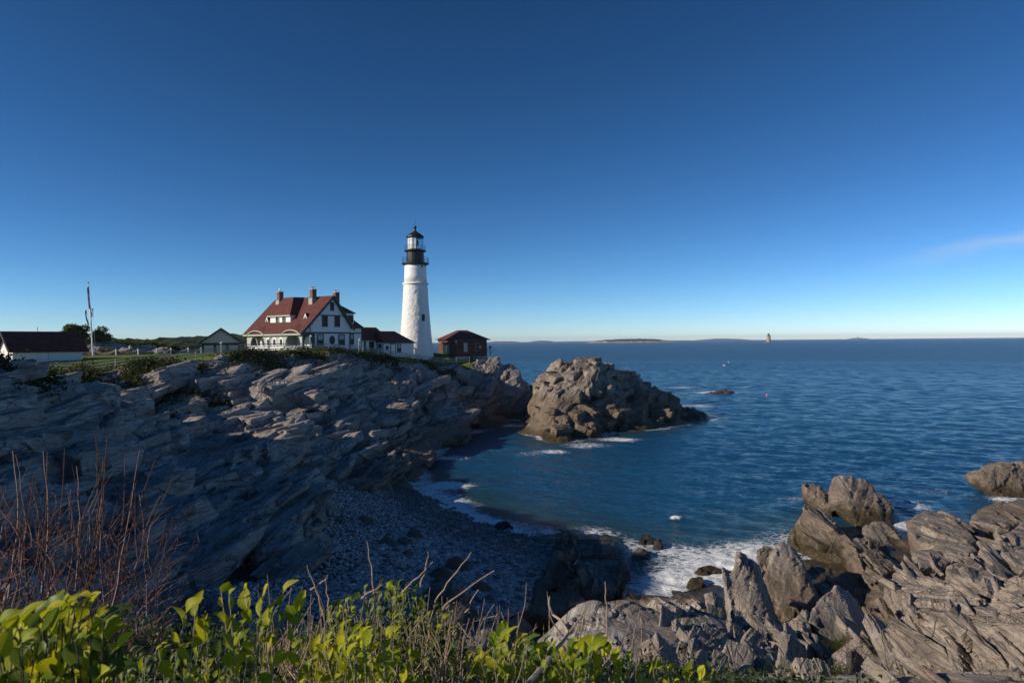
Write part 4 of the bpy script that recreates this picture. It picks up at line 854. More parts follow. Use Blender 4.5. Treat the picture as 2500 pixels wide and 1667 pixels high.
# large hipped dormer
E0, E1 = 4.9, 11.2
dm = MB(); dm.box((1.45, E0+.25, 3.9), (3.5, E1-.35, 5.72)); dorm = dm.build('dormer', M['whitewash'], house)
dm = MB(); dm.add([(1.2,E0,5.70),(1.2,E1+.1,5.70),(3.8,10.4,8.86),(3.8,7.6,8.86),(5.9,7.6,8.90),(5.9,10.6,8.90),(6.3,E0,5.70),(6.3,E1+.1,5.70)],
   [(0,1,2,3),(0,3,4,6),(1,7,5,2),(3,2,5,4),(4,5,7,6),(0,6,7,1)]); dm.build('dormer_roof', M['roof'], dorm)
dm = MB(); dm.box((1.12,E0-.05,5.52), (1.22,E1+.15,5.72)); dm.build('eave_board', M['sage'], dorm)
for y in (6.9, 8.75): window(dorm, ('x', 1.45), y, 4.85, .72, 1.25, 'sage')
for y, x in ((1.85, 2.0), (12.2, 1.7)):         # two small triangular dormers
    zb = slope_z(x)-.1; d_ = MB(); hw, hh = .62, 1.15
    d_.add([(x,y-hw,zb),(x,y+hw,zb),(x,y,zb+hh),(x+1.4,y,zb+hh)], [(0,1,2),(0,2,3),(2,1,3),(0,3,1)]); t_ = d_.build('dormer', M['roof'], house)
    d_ = MB(); d_.prism([(y-hw*.95,zb-.02),(y+hw*.95,zb-.02),(y,zb+hh*.98)], 'x', x-.07, x-.01); d_.build('gable', M['whitewash'], t_)
    d_ = MB(); d_.prism([(y-.26,zb+.22),(y+.26,zb+.22),(y,zb+.70)], 'x', x-.10, x-.05); d_.build('pane', M['glass'], t_)
    d_ = MB(); d_.box((x-.16,y-hw-.2,zb-.12), (x-.02,y+hw+.2,zb+.0)); d_.build('sill', M['sage'], t_)
# chimneys
for cx, cy, zt in ((5.4, 13.9, 10.05), (5.0, 3.9, 9.95), (7.4, .95, 9.4)):
    m_ = MB(); m_.box((cx-.42,cy-.36,6.2), (cx+.42,cy+.36,zt)); ch = m_.build('chimney', M['brick'], house)
    m_ = MB(); m_.box((cx-.48,cy-.42,zt), (cx+.48,cy+.42,zt+.12)); m_.build('cap', M['stone'], ch)
    m_ = MB(); m_.box((cx-.58,cy-.5,7.3), (cx+.3,cy+.5,8.55 if cx < 5.2 else 8.62)); m_.build('flashing', M['stone'], ch) if cx < 7 else None
# gable face: bands, windows, louvre, oval
m_ = MB(); m_.box((.02,-.09,2.62), (9.52,-.012,2.86)); m_.build('trim_band', M['green'], house)
m_ = MB(); m_.box((2.9,-.08,5.52), (8.35,-.012,5.66)); m_.build('trim_band', M['green'], house)
m_ = MB(); m_.box((1.42,-.08,2.86), (1.56,-.012,4.2)); m_.build('trim_post', M['green'], house)
m_ = MB(); m_.box((9.30,-.08,0), (9.50,-.012,2.62)); m_.build('trim_post', M['green'], house)
m_ = MB(); m_.box((2.2,-.06,0), (2.36,.03,2.62)); m_.build('trim_post', M['green'], house)
for u in (4.35, 6.8): window(house, ('y', 0), u, 4.65, .78, 1.6, 'green', tw=.14)
m_ = MB(); m_.box((4.0,-.07,5.45+.02), (7.2,-.015,5.51)); m_.build('lintel', M['green'], house)
window(house, ('y', 0), 5.8, 7.05, .5, 1.2, 'green', 'glass', True, 'louvre')
for u in (3.45, 7.7): window(house, ('y', .04), u, 1.6, .95, 1.55, 'green', tw=.16, blind=.5)
m_ = MB(); m_.prism([(5.8+.52*math.cos(t), 1.55+.72*math.sin(t)) for t in np.linspace(0, 2*math.pi, 25)[:-1]], 'y', -.06, .045); ov = m_.build('oval_window', M['green'], house)
m_ = MB(); m_.prism([(5.8+.36*math.cos(t), 1.55+.54*math.sin(t)) for t in np.linspace(0, 2*math.pi, 25)[:-1]], 'y', -.075, -.05); m_.build('pane', M['glass'], ov)
m_ = MB(); m_.bar((.9,-.25,4.05), (1.9,-.25,4.15), .1, .12); m_.build('bracket', M['green'], house)
# rear wing
m_ = MB(); m_.box((9.5,.55,0), (12.3,9,3.7)); wing = m_.build('rear_wing', M['white'], house)
m_ = MB(); m_.add([(8.6,.2,3.65),(12.75,.2,3.65),(12.75,9.2,3.65),(8.6,9.2,3.65),(7.4,3.6,8.3),(10.0,3.6,6.9),(10.0,6.5,6.9),(7.4,6.5,8.3)], [(0,1,5,4),(1,2,6,5),(2,3,7,6),(4,5,6,7),(0,4,7,3),(0,3,2,1)]); m_.build('wing_roof', M['roof'], wing)
m_ = MB(); m_.box((8.6,.12,3.5), (12.8,.2,3.68)); m_.build('eave_board', M['green'], wing)
m_ = MB(); m_.box((9.2,.9,4.1), (11.0,3.6,6.05)); d_ = m_.build('dormer', M['whitewash'], wing)
m_ = MB(); m_.add([(8.0,.65,6.35),(11.3,.65,6.0),(11.3,4.2,6.2),(7.2,4.2,8.45),(7.2,2.4,8.35),(11.3,.65,6.12),(8.0,.65,6.5)], [(0,1,5,6),(6,5,2,3,4),(0,4,3,2,1)]); m_.build('dormer_roof', M['roof'], d_)
window(d_, ('y', .9), 10.3, 5.1, .8, 1.1, 'green')
window(wing, ('y', .55), 10.1, 1.7, .8, 1.6, 'green', tw=.16, blind=.5)
m_ = MB(); m_.box((9.5,.46,2.62), (12.34,.54,2.82)); m_.build('trim_band', M['green'], wing)

# ------------------------------------------------------------------ covered ways between house and tower
cA = empty('linking_shed', P(886, 858, 118).to_tuple()[:2] + (12.2,), HX, 'low white shed with red roof joining the house to the tower', 'shed')
m_ = MB(); m_.box((-.2,0,-.5), (5.2,3.6,2.35)); m_.build('wall', M['white'], cA)
m_ = MB(); m_.prism([(-.35,2.3),(3.95,2.3),(1.8,4.35)], 'x', -.3, 5.3); rfA = m_
m_ = MB(); m_.add([(-.3,-.35,2.3),(5.75,-.35,2.3),(5.75,3.95,2.3),(-.3,3.95,2.3),(-.3,1.8,4.5),(4.6,1.8,4.5)], [(0,1,5,4),(1,2,5),(2,3,4,5),(3,0,4),(0,3,2,1)]); r_ = m_.build('roof', M['roof'], cA)
m_ = MB(); m_.box((-.3,-.42,2.08), (5.75,-.34,2.32)); m_.build('eave_board', M['green'], r_)
for u in (1.9, 3.6): window(cA, ('y', 0), u, 1.1, .75, 1.5, 'green', tw=.14)
m_ = MB(); m_.box((.25,-.08,0), (.6,-.01,2.05)); m_.build('trim_post', M['green'], cA)
cB = empty('entry_shed', P(937, 865, 119.5).to_tuple()[:2] + (11.9,), HX, 'small white entry shed with curved red roof against the tower foot', 'shed')
m_ = MB(); m_.box((0,0,-.5), (7.2,3.0,2.15)); m_.build('wall', M['white'], cB)
m_ = MB(); m_.add([(-.3,-.4,2.1),(7.4,-.4,2.0),(7.4,3.4,2.0),(-.3,3.4,2.1),(-.3,1.5,4.1),(3.9,1.5,4.1),(5.2,1.5,3.0)], [(0,1,6,5,4),(1,2,6),(2,3,4,5,6),(3,0,4),(0,3,2,1)]); r_ = m_.build('roof', M['roof'], cB)
m_ = MB(); m_.box((-.3,-.46,1.9), (7.4,-.39,2.12)); m_.build('eave_board', M['green'], r_)
window(cB, ('y', 0), .75, 1.15, .4, .5, 'green', mull=False)
window(cB, ('y', 0), 3.6, 1.05, .7, 1.3, 'green', blind=.5)
m_ = MB(); m_.box((1.65,-.06,-.3), (2.6,-.012,1.75)); d_ = m_.build('door', M['white'], cB)
m_ = MB(); m_.box((1.52,-.08,-.3), (1.648,-.012,1.9)); m_.box((2.602,-.08,-.3), (2.74,-.012,1.9)); m_.box((1.65,-.08,1.752), (2.6,-.012,1.9)); m_.build('door_frame', M['green'], d_)
window(cB, ('x', 0), .9, 1.5, .4, .45, 'green', mull=False)

# ------------------------------------------------------------------ lighthouse
tp = P(1016, 868, 131); LH = empty('lighthouse', (tp.x, tp.y, 11.7), 0, 'tall white lighthouse tower with black gallery and lantern', 'lighthouse')
m_ = MB(); m_.lathe([(3.34,-1.0),(3.30,0),(3.02,2.6),(2.78,5.4),(2.58,8.2),(2.40,11),(2.27,13.25)], 72); 
tw_ = m_.build('tower', M['tower'], LH, True)
bm = bmesh.new(); bm.from_mesh(tw_.data)
bmesh.ops.subdivide_edges(bm, edges=[e for e in bm.edges if abs(e.verts[0].co.z-e.verts[1].co.z) > .5], cuts=14); bm.to_mesh(tw_.data); bm.free()
nv = len(tw_.data.vertices); co = np.empty(nv*3, np.float32); tw_.data.vertices.foreach_get('co', co); co = co.reshape(-1,3).astype(float)
rr_ = np.hypot(co[:,0], co[:,1]); k_ = (.045*fbm(co*1.7, 811, 3)+.02*vnoise(co*5, 815))*(rr_ > 1)*(co[:,2] < 13.1); co[:,0] *= 1+k_/np.maximum(rr_,.1); co[:,1] *= 1+k_/np.maximum(rr_,.1)
tw_.data.vertices.foreach_set('co', co.astype(np.float32).ravel()); tw_.data.polygons.foreach_set('use_smooth', [True]*len(tw_.data.polygons)); tw_.data.update()
m_ = MB(); m_.lathe([(2.28,13.2),(2.5,13.3),(2.52,13.55),(2.24,13.68)], 64); m_.build('belt_course', M['whitewash'], LH, True)
m_ = MB(); m_.lathe([(2.2,13.6),(2.12,15.0),(2.06,16.3),(2.05,17.0)], 64); m_.build('upper_tower', M['whitewash'], LH, True)
m_ = MB(); m_.lathe([(2.06,16.22),(2.11,16.26),(2.11,16.36),(2.05,16.4)], 64); m_.build('thin_ring', M['whitewash'], LH, True)
m_ = MB(); m_.lathe([(2.03,16.9),(2.3,17.1),(2.6,17.22),(2.62,17.42),(1.6,17.45)], 48); m_.build('gallery_deck', M['black'], LH)
m_ = MB(); m_.lathe([(1.68,17.4),(1.66,19.7)], 24); m_.build('watch_room', M['black'], LH)
m_ = MB(); m_.lathe([(1.7,19.5),(2.08,19.66),(2.1,19.84),(1.5,19.86)], 40); m_.build('gallery_deck', M['black'], LH)
def railing(r, z, h, n, rails, rad_=.03):
    g_ = MB()
    for k in range(n): a = 2*math.pi*k/n; g_.tube([(r*math.cos(a), r*math.sin(a), z), (r*math.cos(a), r*math.sin(a), z+h)], rad_, 4)
    for q in range(1, rails+1): g_.tube([(r*math.cos(a), r*math.sin(a), z+h*q/rails) for a in np.linspace(0, 2*math.pi, 41)], rad_*.9, 4, False)
    return g_
railing(2.52, 17.4, 1.05, 20, 3, .022).build('railing', M['black'], LH)
railing(2.0, 19.84, .95, 14, 3, .016).build('railing', M['black'], LH)
lan = MB(); lan.lathe([(1.52,19.85),(1.52,20.05)], 12, a0=math.radians(15)); lantern = lan.build('lantern', M['black'], LH)
for k in range(12):
    a, b = math.radians(15+30*k), math.radians(45+30*k); pa, pb = Vector((1.5*math.cos(a), 1.5*math.sin(a), 0)), Vector((1.5*math.cos(b), 1.5*math.sin(b), 0))
    g_ = MB(); g_.tube([pa+Vector((0,0,20.0)), pa+Vector((0,0,22.5))], .026, 6); g_.build('mullion', M['black'], lantern)
    for z in (20.85, 21.7): g_ = MB(); g_.bar(pa+Vector((0,0,z)), pb+Vector((0,0,z)), .02, .022); g_.build('glazing_bar', M['black'], lantern)
    nrm = ((pa+pb)*.5).normalized(); cur = nrm.dot(Vector((SUN.x, SUN.y, 0)).normalized()) > -.12
    g_ = MB(); a_, b_ = (pa+(pb-pa)*.03), (pb-(pb-pa)*.03)
    g_.add([a_+Vector((0,0,20.03)), b_+Vector((0,0,20.03)), b_+Vector((0,0,22.5)), a_+Vector((0,0,22.5))], [(0,1,2,3)]); g_.build('pane', M['lglass'], lantern)
    if cur:
        i_ = nrm*(-.07); g_ = MB(); g_.add([a_*.995+i_+Vector((0,0,20.03)), b_*.995+i_+Vector((0,0,20.03)), b_*.995+i_+Vector((0,0,22.5)), a_*.995+i_+Vector((0,0,22.5))], [(0,1,2,3)]); g_.build('curtain', M['curtain'], lantern)
g_ = MB(); g_.lathe([(.35,19.86),(.35,20.7),(.62,20.9),(.72,21.3),(.62,21.75),(.3,21.9)], 16); g_.build('lens', M['black'], LH, True)
g_ = MB(); g_.lathe([(1.62,22.22),(1.72,22.45),(1.70,22.56),(1.05,23.05),(.45,23.42),(.26,23.62),(.24,23.8)], 12, a0=math.radians(15)); g_.build('lantern_roof', M['black'], LH)
g_ = MB(); g_.lathe([(.12,23.78),(.2,23.86),(.16,23.95),(.3,24.1),(.33,24.28),(.24,24.48),(.05,24.58)], 14); g_.build('ball_vent', M['black'], LH, True)
g_ = MB(); g_.tube([(0,0,24.5),(0,0,25.9)], .03, 5); g_.build('lightning_rod', M['black'], LH)
# tower window, port hole
vdir = Vector((-tp.x, -tp.y, 0)).normalized(); vr = Vector((-vdir.y, vdir.x, 0))
def on_tower(u, z, r):
    s = u/r; d_ = (vdir*math.sqrt(1-s*s) + vr*s); return d_
dd = on_tower(1.38, 6.9, 2.68); ss = Vector((-dd.y, dd.x, 0))
for nm, wd, ht, mt, off in (('window', .62, 1.3, 'green', .02), ('pane', .46, 1.1, 'glass', .06)):
    g_ = MB(); c_ = dd*(2.66+off); g_.bar(c_-Vector((0,0,ht/2))+Vector((0,0,6.9)), c_+Vector((0,0,ht/2+6.9)), wd, .12, up=tuple(dd)); o_ = g_.build(nm, M[mt], LH if nm == 'window' else w_); w_ = o_
dd = on_tower(1.2, 16.6, 2.05); g_ = MB(); g_.tube([dd*2.0+Vector((0,0,16.65)), dd*2.12+Vector((0,0,16.65))], .17, 12); g_.build('port_hole', M['black'], LH)

# ------------------------------------------------------------------ brick signal house
bc = P(1113, 869, 132.5); ba = math.radians(31)
BH = empty('brick_signal_house', (bc.x, bc.y, 10.95), ba, 'low dark brick building with hipped red roof right of the tower', 'building')
# local x to the right along the seaward face, local y back; left face at x=0
W_, D_ = 6.9, 8.2
m_ = MB(); m_.box((0,0,-.3), (W_,D_,3.5)); m_.build('wall', M['dbrick'], BH)
m_ = MB(); m_.box((-.08,-.08,-.6), (W_+.08,D_+.08,.12)); m_.build('foundation', M['concrete'], BH)
m_ = MB(); m_.add([(-.5,-.5,3.45),(W_+.5,-.5,3.45),(W_+.5,D_+.5,3.45),(-.5,D_+.5,3.45),(W_*.38,D_*.42,5.35),(W_*.62,D_*.42,5.35),(W_*.62,D_*.58,5.35),(W_*.38,D_*.58,5.35)], [(0,1,5,4),(1,2,6,5),(2,3,7,6),(3,0,4,7),(4,5,6,7),(0,3,2,1)]); r_ = m_.build('roof', M['roof'], BH)
m_ = MB(); m_.box((-.54,-.54,3.32), (W_+.54,-.5,3.5)); m_.build('eave_board', M['green'], r_)
window(BH, ('y', 0), 2.1, 1.95, .7, 1.7, 'wood', 'blind', True, tw=.08); window(BH, ('y', 0), 4.6, 1.95, .7, 1.6, 'wood', tw=.08)
m_ = MB(); m_.box((4.95,-.35,1.7), (5.45,-.02,2.2)); m_.build('vent_box', M['stone'], BH)
m_ = MB(); m_.box((-.05,4.2,0), (-.012,5.8,2.6)); m_.build('doorway', M['glass'], BH)
m_ = MB(); m_.box((-.09,2.6,0), (-.012,4.15,2.7)); m_.build('door', M['green'], BH)
m_ = MB(); m_.box((-1.3,2.3,2.85), (-.01,6.2,2.97)); m_.build('canopy', M['wood'], BH)
m_ = MB(); m_.box((-.22,-.3,2.95), (.16,-.06,3.25)); m_.box((-.06,-.18,2.6), (.02,-.08,3.0)); m_.build('floodlight', M['postwhite'], BH)

# ------------------------------------------------------------------ white shed at the left, grey garage behind
sh = P(31, 905, 84); SH = empty('white_shed', (sh.x, sh.y, 10.95), math.radians(53), 'long white shed with dark red roof at the left edge of the lawn', 'shed')
SH.scale = (1.2, 1.2, 1.03)
SL, SW = 6.5, 4.2
m_ = MB(); m_.box((0,0,-.8), (SL,SW,2.45)); m_.build('wall', M['whitewash'], SH)
m_ = MB(); m_.prism([(0,2.45),(SW,2.45),(SW/2,4.45)], 'x', .004, SL-.004); m_.build('gable', M['whitewash'], SH)
m_ = MB()
for a, b in (((-.45, 2.12), (SW/2, 4.62)), ((SW/2, 4.62), (SW+.45, 2.12))):
    nx, nz = -(b[1]-a[1]), b[0]-a[0]; L_ = math.hypot(nx, nz); nx, nz = nx/L_*.14, nz/L_*.14
    m_.prism([a, b, (b[0]+nx, b[1]+nz), (a[0]+nx, a[1]+nz)], 'x', -.45, SL+.45)
r_ = m_.build('roof', M['roof'], SH)
m_ = MB()
for a, b in (((-.45, 1.95), (SW/2, 4.44)), ((SW/2, 4.44), (SW+.45, 1.95))):
    m_.prism([a, b, (b[0], b[1]+.26), (a[0], a[1]+.26)], 'x', -.50, -.44)
m_.build('rake_board', M['green'], r_)
m_ = MB(); m_.tube([(SL*.45,SW/2,4.6),(SL*.45,SW/2,5.3)], .025, 5); m_.build('aerial', M['black'], r_)
m_ = MB(); m_.tube([(SL*.5,-.05,-.7),(SL*.5,-.05,2.2)], .03, 5); m_.build('conduit', M['whitewash'], SH)
ga = P(540, 862, 121); GA = empty('grey_garage', (ga.x, ga.y, 12.0), math.radians(21), 'grey gabled garage with green trim behind the fence, left of the house', 'garage')
m_ = MB(); m_.box((-3.1,0,-.5), (3.1,7,2.15)); m_.build('wall', M['green'], GA)
m_ = MB(); m_.prism([(-3.3,2.2),(3.3,2.2),(0,4.55)], 'y', -.02, 6.9); m_.build('gable', M['grey'], GA)
m_ = MB()
for s in (-1, 1):
    a, b = (s*3.75, 1.98), (0, 4.66); m_.prism([a, b, (b[0], b[1]+.18), (a[0], a[1]+.18)] if s < 0 else [b, a, (a[0], a[1]+.18), (b[0], b[1]+.18)], 'y', -.4, 7.3)
r_ = m_.build('roof', M['roof'], GA)
m_ = MB()
for s in (-1, 1):
    a, b = (s*3.78, 1.78), (0, 4.48); pl = [a, b, (b[0], b[1]+.22), (a[0], a[1]+.22)]; m_.prism(pl if s < 0 else pl[::-1], 'y', -.46, -.39)
m_.build('rake_board', M['green'], r_)
for u in (-2.0, 0, 2.0):
    m_ = MB(); m_.box((u-.75,-.06,-.3), (u+.75,-.01,1.75)); d_ = m_.build('garage_door', M['grey'], GA)
    m_ = MB(); m_.box((u-.62,-.085,1.0), (u+.62,-.055,1.5)); m_.build('pane', M['blind'], d_)
# ------------------------------------------------------------------ fence along the crest
fence = empty('rail_fence', (fx[0].x, fx[0].y, fx[0].z), 0, 'weathered three-rail wooden fence along the edge of the lawn', 'fence')
FO = Vector(fence.location)
def gz(x, y): return float(HB(np.array([x]), np.array([y]))[0])
posts = [Vector((q.x, q.y, gz(q.x, q.y)-.05)) for q in fx]
pm_ = MB(); pm_.box((-.06,-.06,0), (.06,.06,1.12)); pm_.box((-.07,-.07,1.12), (.07,.07,1.15)); pme = None
for i, q in enumerate(posts):
    if pme is None: o = pm_.build('post', M['postwhite'], fence); pme = o.data
    else: o = link('post', pme, fence)
    o.location = q - FO; o.rotation_euler = (rnd(-.03,.03), rnd(-.03,.03), rnd(-.2,.2))
for a, b in zip(posts[:-1], posts[1:]):
    for h in (.36, .68, 1.0):
        m_ = MB(); m_.bar(a-FO+Vector((0,0,h+rnd(-.02,.02))), b-FO+Vector((0,0,h+rnd(-.02,.02))), .05, .12); m_.build('rail', M['wood'], fence)
# mid posts and rope fence on the far side of the lawn
rp = [P(x, y, d) for x, y, d in ((195,873,112),(229,873,113),(283,872,113),(337,871.5,114),(382,870,115),(417,869,116),(459,869,117),(491,868,119))]
rope = empty('rope_barrier', rp[0].to_tuple(), 0, 'low white posts with slack rope along the far edge of the lawn', 'barrier'); RO = Vector(rope.location)
rq = [Vector((q.x, q.y, gz(q.x, q.y))) for q in rp]
for q in rq: m_ = MB(); m_.box((-.075,-.075,-.05), (.075,.075,1.0)); o = m_.build('post', M['whitewash'], rope); o.location = q - RO
for a, b in zip(rq[:-1], rq[1:]):
    for h, sag in ((.92, .7), (.85, .95)):
        m_ = MB(); m_.tube([a.lerp(b, t)-RO+Vector((0,0,h-sag*.75*(1-(2*t-1)**2))) for t in np.linspace(0, 1, 9)], .035, 4); m_.build('rope', M['postwhite'], rope)

# lamp posts standing behind the fence
for x, yt, d, lab in ((658,823,74,'white lamp post with hooded head in front of the porch windows'),(757,819,82,'white lamp post with hooded head at the corner of the house'),(876,828,99,'white lamp post with hooded head near the linking shed')):
    t = P(x, yt, RM(x, d)); zg = gz(t.x, t.y); L_ = empty('lamp_post', (t.x, t.y, zg), 0, lab, 'lamp post', 'lamp posts behind the fence'); h = t.z-zg
    m_ = MB(); m_.tube([(0,0,-.1),(0,0,h-.35)], .075, 8); m_.build('pole', M['postwhite'], L_)
    m_ = MB(); m_.tube([(0,0,h-.4),(0,0,h-.12),(.05,-.05,h-.02),(.2,-.15,h)], .085, 8); m_.build('neck', M['postwhite'], L_)
    m_ = MB(); m_.lathe([(.13,-.16),(.15,-.08),(.1,.04)], 10, (.22,-.17,h-.05)); m_.build('lamp_head', M['postwhite'], L_)

# ------------------------------------------------------------------ flagpole with three flags
fb = P(227, 877, 110); ftop = P(216, 691, 110); fz = gz(fb.x, fb.y)
FP = empty('flagpole', (fb.x, fb.y, fz), 0, 'tall slightly leaning white flagpole with a yardarm on the lawn', 'flagpole'); lean = Vector((ftop.x-fb.x, 0, ftop.z-fz))
m_ = MB(); m_.tube([(0,0,-.2), lean*.35, lean*.62, lean*.98], [.13,.11,.09,.05], 8); m_.build('pole', M['whitewash'], FP)
m_ = MB(); m_.lathe([(.02,-.1),(.11,-.02),(.11,.06),(.02,.12)], 10, tuple(lean)); m_.build('ball', M['black'], FP)
ya = lean*.64; m_ = MB(); m_.tube([ya+Vector((-.75,0,-.05)), ya+Vector((.55,0,.05))], .05, 6); m_.build('yardarm', M['whitewash'], FP)
m_ = MB(); m_.tube([ya+Vector((.5,0,0)), (.35,0,1.6)], .015, 4); m_.tube([ya+Vector((-.6,0,0)), (-.1,0,1.5)], .015, 4); m_.build('halyard', M['postwhite'], FP)
m_ = MB(); m_.box((-.25,-.1,1.3), (-.02,.1,1.75)); m_.build('cleat_box', M['stone'], FP)
n = NT('striped_flag'); uv = n.n('ShaderNodeUVMap').outputs[0]; s = n.sep(uv); st = n.math('GREATER_THAN', n.math('FRACT', n.math('MULTIPLY', s[1], 6.5)), .5)
c = n.mix(st, (.70,.68,.66), (.38,.02,.03)); cant = n.math('MULTIPLY', n.math('LESS_THAN', s[0], .42), n.math('GREATER_THAN', s[1], .46)); c = n.mix(cant, c, (.012,.02,.10))
v = n.n('ShaderNodeTexVoronoi', feature='F1'); n.L(n.mapping(uv, scale=(24,16,1)), v.inputs['Vector']); v.inputs['Scale'].default_value = 1.0; v.inputs['Randomness'].default_value = .2
star = n.math('MULTIPLY', n.math('LESS_THAN', v.outputs['Distance'], .25), cant); c = n.mix(star, c, (.8,.8,.8)); M['flag'] = n.done(n.pbsdf(c, .8, None, .1))
M['blueflag'] = plain('navy_flag', (.012,.022,.085), .8); M['whiteflag'] = plain('white_flag', (.72,.72,.74), .8, .05)
def flag(name, lab, top, drop, width, mat, folds, sway):
    "a limp flag hanging in folds from its hoist"
    me = bpy.data.meshes.new(name); nu, nv = 15, 22; V = []; UV = []
    for j in range(nv):
        for i in range(nu):
            u_, v_ = i/(nu-1), j/(nv-1)
            x = width*(u_*(.35+.65*v_) - .5*u_) + sway*v_*v_ + .05*math.sin(7*v_+3*u_); y = .20*math.sin(folds*u_*6.28+v_*2.5)*(.4+.6*v_); z = -drop*(v_*(.72+.28*u_)+.06*u_)
            V.append((x, y, z)); UV.append((v_*.9+.1*u_, 1-u_))
    F = [(j*nu+i, j*nu+i+1, (j+1)*nu+i+1, (j+1)*nu+i) for j in range(nv-1) for i in range(nu-1)]
    me.from_pydata(V, [], F); ul = me.uv_layers.new(name='UVMap')
    for lp in me.loops: ul.data[lp.index].uv = UV[lp.vertex_index]
    me.polygons.foreach_set('use_smooth', [True]*len(me.polygons)); me.materials.append(M[mat]); o = link(name, me); md = o.modifiers.new('t', 'SOLIDIFY'); md.thickness = .012
    o.location = top; return tag(o, lab, 'flag')
B0 = Vector((fb.x, fb.y, fz))
flag('flag', 'star-spangled striped flag hanging limp from the top of the pole', B0+lean*.955+Vector((-.05,-.1,0)), 4.4, 1.15, 'flag', 1.6, .0)
flag('flag', 'small white flag hanging from the right of the yardarm', B0+ya+Vector((.42,-.1,.02)), 1.5, .8, 'whiteflag', 1.4, -.5)
flag('flag', 'dark blue flag drooping from the left of the yardarm', B0+ya+Vector((-.68,-.05,-.1)), 2.4, .55, 'blueflag', 1.8, .15)

# ------------------------------------------------------------------ walkway, wall and railing by the signal house

m_ = MB(); z0 = 10.2
a, b = P(1165, 884, 130.5), P(1186, 868, 132)
W1 = MB(); W1.bar((a.x, a.y, a.z-.6), (b.x, b.y, a.z-.6), .35, 2.2); o = W1.build('concrete_wall', M['concrete']); tag(o, 'short pale concrete wall at the seaward end of the brick building', 'wall', kind='thing')
rl = empty('iron_railing', P(1186, 868, 132).to_tuple(), 0, 'thin dark iron railing on the rock beyond the brick building', 'railing'); ro = Vector(rl.location)
rpts = [P(x, y, 132.5) for x, y in ((1186,866),(1195,864),(1203,862),(1209,862))]
for q in rpts: m_ = MB(); m_.tube([q-ro, q-ro+Vector((0,0,.95))], .025, 5); m_.build('post', M['black'], rl)
for h in (.5, .93): m_ = MB(); m_.tube([q-ro+Vector((0,0,h)) for q in rpts], .022, 5); m_.build('rail', M['black'], rl)
vw = P(1197, 864, 133.5); VW = empty('viewing_scope', (vw.x, vw.y, vw.z), 0, 'coin viewing scope on a post beside the iron railing', 'viewer')
m_ = MB(); m_.tube([(0,0,-.3),(0,0,1.2)], .06, 8); m_.build('post', M['black'], VW); m_ = MB(); m_.tube([(-.25,.05,1.28),(0,0,1.35),(.25,-.05,1.42)], [.12,.19,.14], 10); m_.build('scope', M['black'], VW)
v2 = P(1166, 872, 130); V2 = empty('floodlight', (v2.x, v2.y, gz(v2.x, v2.y)), 0, 'small ground floodlight by the concrete wall', 'light'); m_ = MB(); m_.tube([(0,0,-.2),(0,0,.9)], .05, 6); m_.build('post', M['black'], V2); m_ = MB(); m_.lathe([(.1,0),(.22,.12),(.22,.3)], 10, (0,0,.85)); m_.build('lamp_head', M['stone'], V2)
bp = P(875, 850, 119.6)
bn = P(925, 858, 117.5); BN = empty('garden_bench', (bn.x, bn.y, gz(bn.x, bn.y)), HX, 'dark bench against the white linking shed', 'bench')
m_ = MB(); m_.box((-.8,-.25,.42), (.8,.2,.48)); m_.build('seat', M['black'], BN); m_ = MB(); m_.box((-.8,.18,.55), (.8,.24,.95)); m_.build('backrest', M['black'], BN)
for x in (-.7, .7): m_ = MB(); m_.box((x-.05,-.22,0), (x+.05,.2,.42)); m_.build('leg', M['black'], BN)

# ------------------------------------------------------------------ a walker on the lawn
def skin_body(name, verts, edges, radii, mats, parent=None, sub=1):
    me = bpy.data.meshes.new(name); me.from_pydata(verts, edges, []); o = bpy.data.objects.new(name, me); COL.objects.link(o)
    sk = o.modifiers.new('s', 'SKIN'); sk.use_smooth_shade = True
    for i, r_ in enumerate(radii): me.skin_vertices[0].data[i].radius = (r_, r_)
    me.skin_vertices[0].data[0].use_root = True; sb = o.modifiers.new('u', 'SUBSURF'); sb.levels = sub; sb.render_levels = sub
    dg = bpy.context.evaluated_depsgraph_get(); r_ = bpy.data.meshes.new_from_object(o.evaluated_get(dg)); bpy.data.objects.remove(o)
    r_.materials.clear()
    for mm in mats: r_.materials.append(mm)
    return link(name, r_, parent)
pp_ = P(318, 872, 111); PE = empty('person', (pp_.x, pp_.y, gz(pp_.x, pp_.y)), .4, 'person in a pale shirt and dark trousers walking away across the lawn', 'person')
vs = [(0,0,.95),(0,0,1.15),(0,.01,1.40),(0,.02,1.50),(0,.03,1.56),(0,.05,1.66),(0,.05,1.74), (.10,0,.90),(.11,.10,.50),(.11,.02,.08),(.11,.14,.03), (-.10,0,.90),(-.11,-.06,.50),(-.11,-.20,.10),(-.11,-.09,.03), (.20,0,1.38),(.25,-.03,1.12),(.24,.08,.90),(.235,.11,.82), (-.20,0,1.38),(-.25,.03,1.12),(-.24,.14,.92),(-.235,.18,.85)]
es = [(0,1),(1,2),(2,3),(3,4),(4,5),(5,6),(0,7),(7,8),(8,9),(9,10),(0,11),(11,12),(12,13),(13,14),(2,15),(15,16),(16,17),(17,18),(2,19),(19,20),(20,21),(21,22)]
rd = [.16,.15,.17,.07,.06,.10,.08,.10,.075,.05,.045,.10,.075,.05,.045,.07,.05,.04,.04,.07,.05,.04,.04]
M['shirt'] = plain('pale_shirt', (.62,.58,.62), .85); M['trouser'] = plain('dark_trousers', (.03,.035,.05), .9); M['skin'] = plain('skin', (.45,.27,.19), .6); M['hair'] = plain('dark_hair', (.02,.015,.012), .7)
bd = skin_body('body', vs, es, rd, [M['shirt'], M['trouser'], M['skin'], M['hair']], PE)
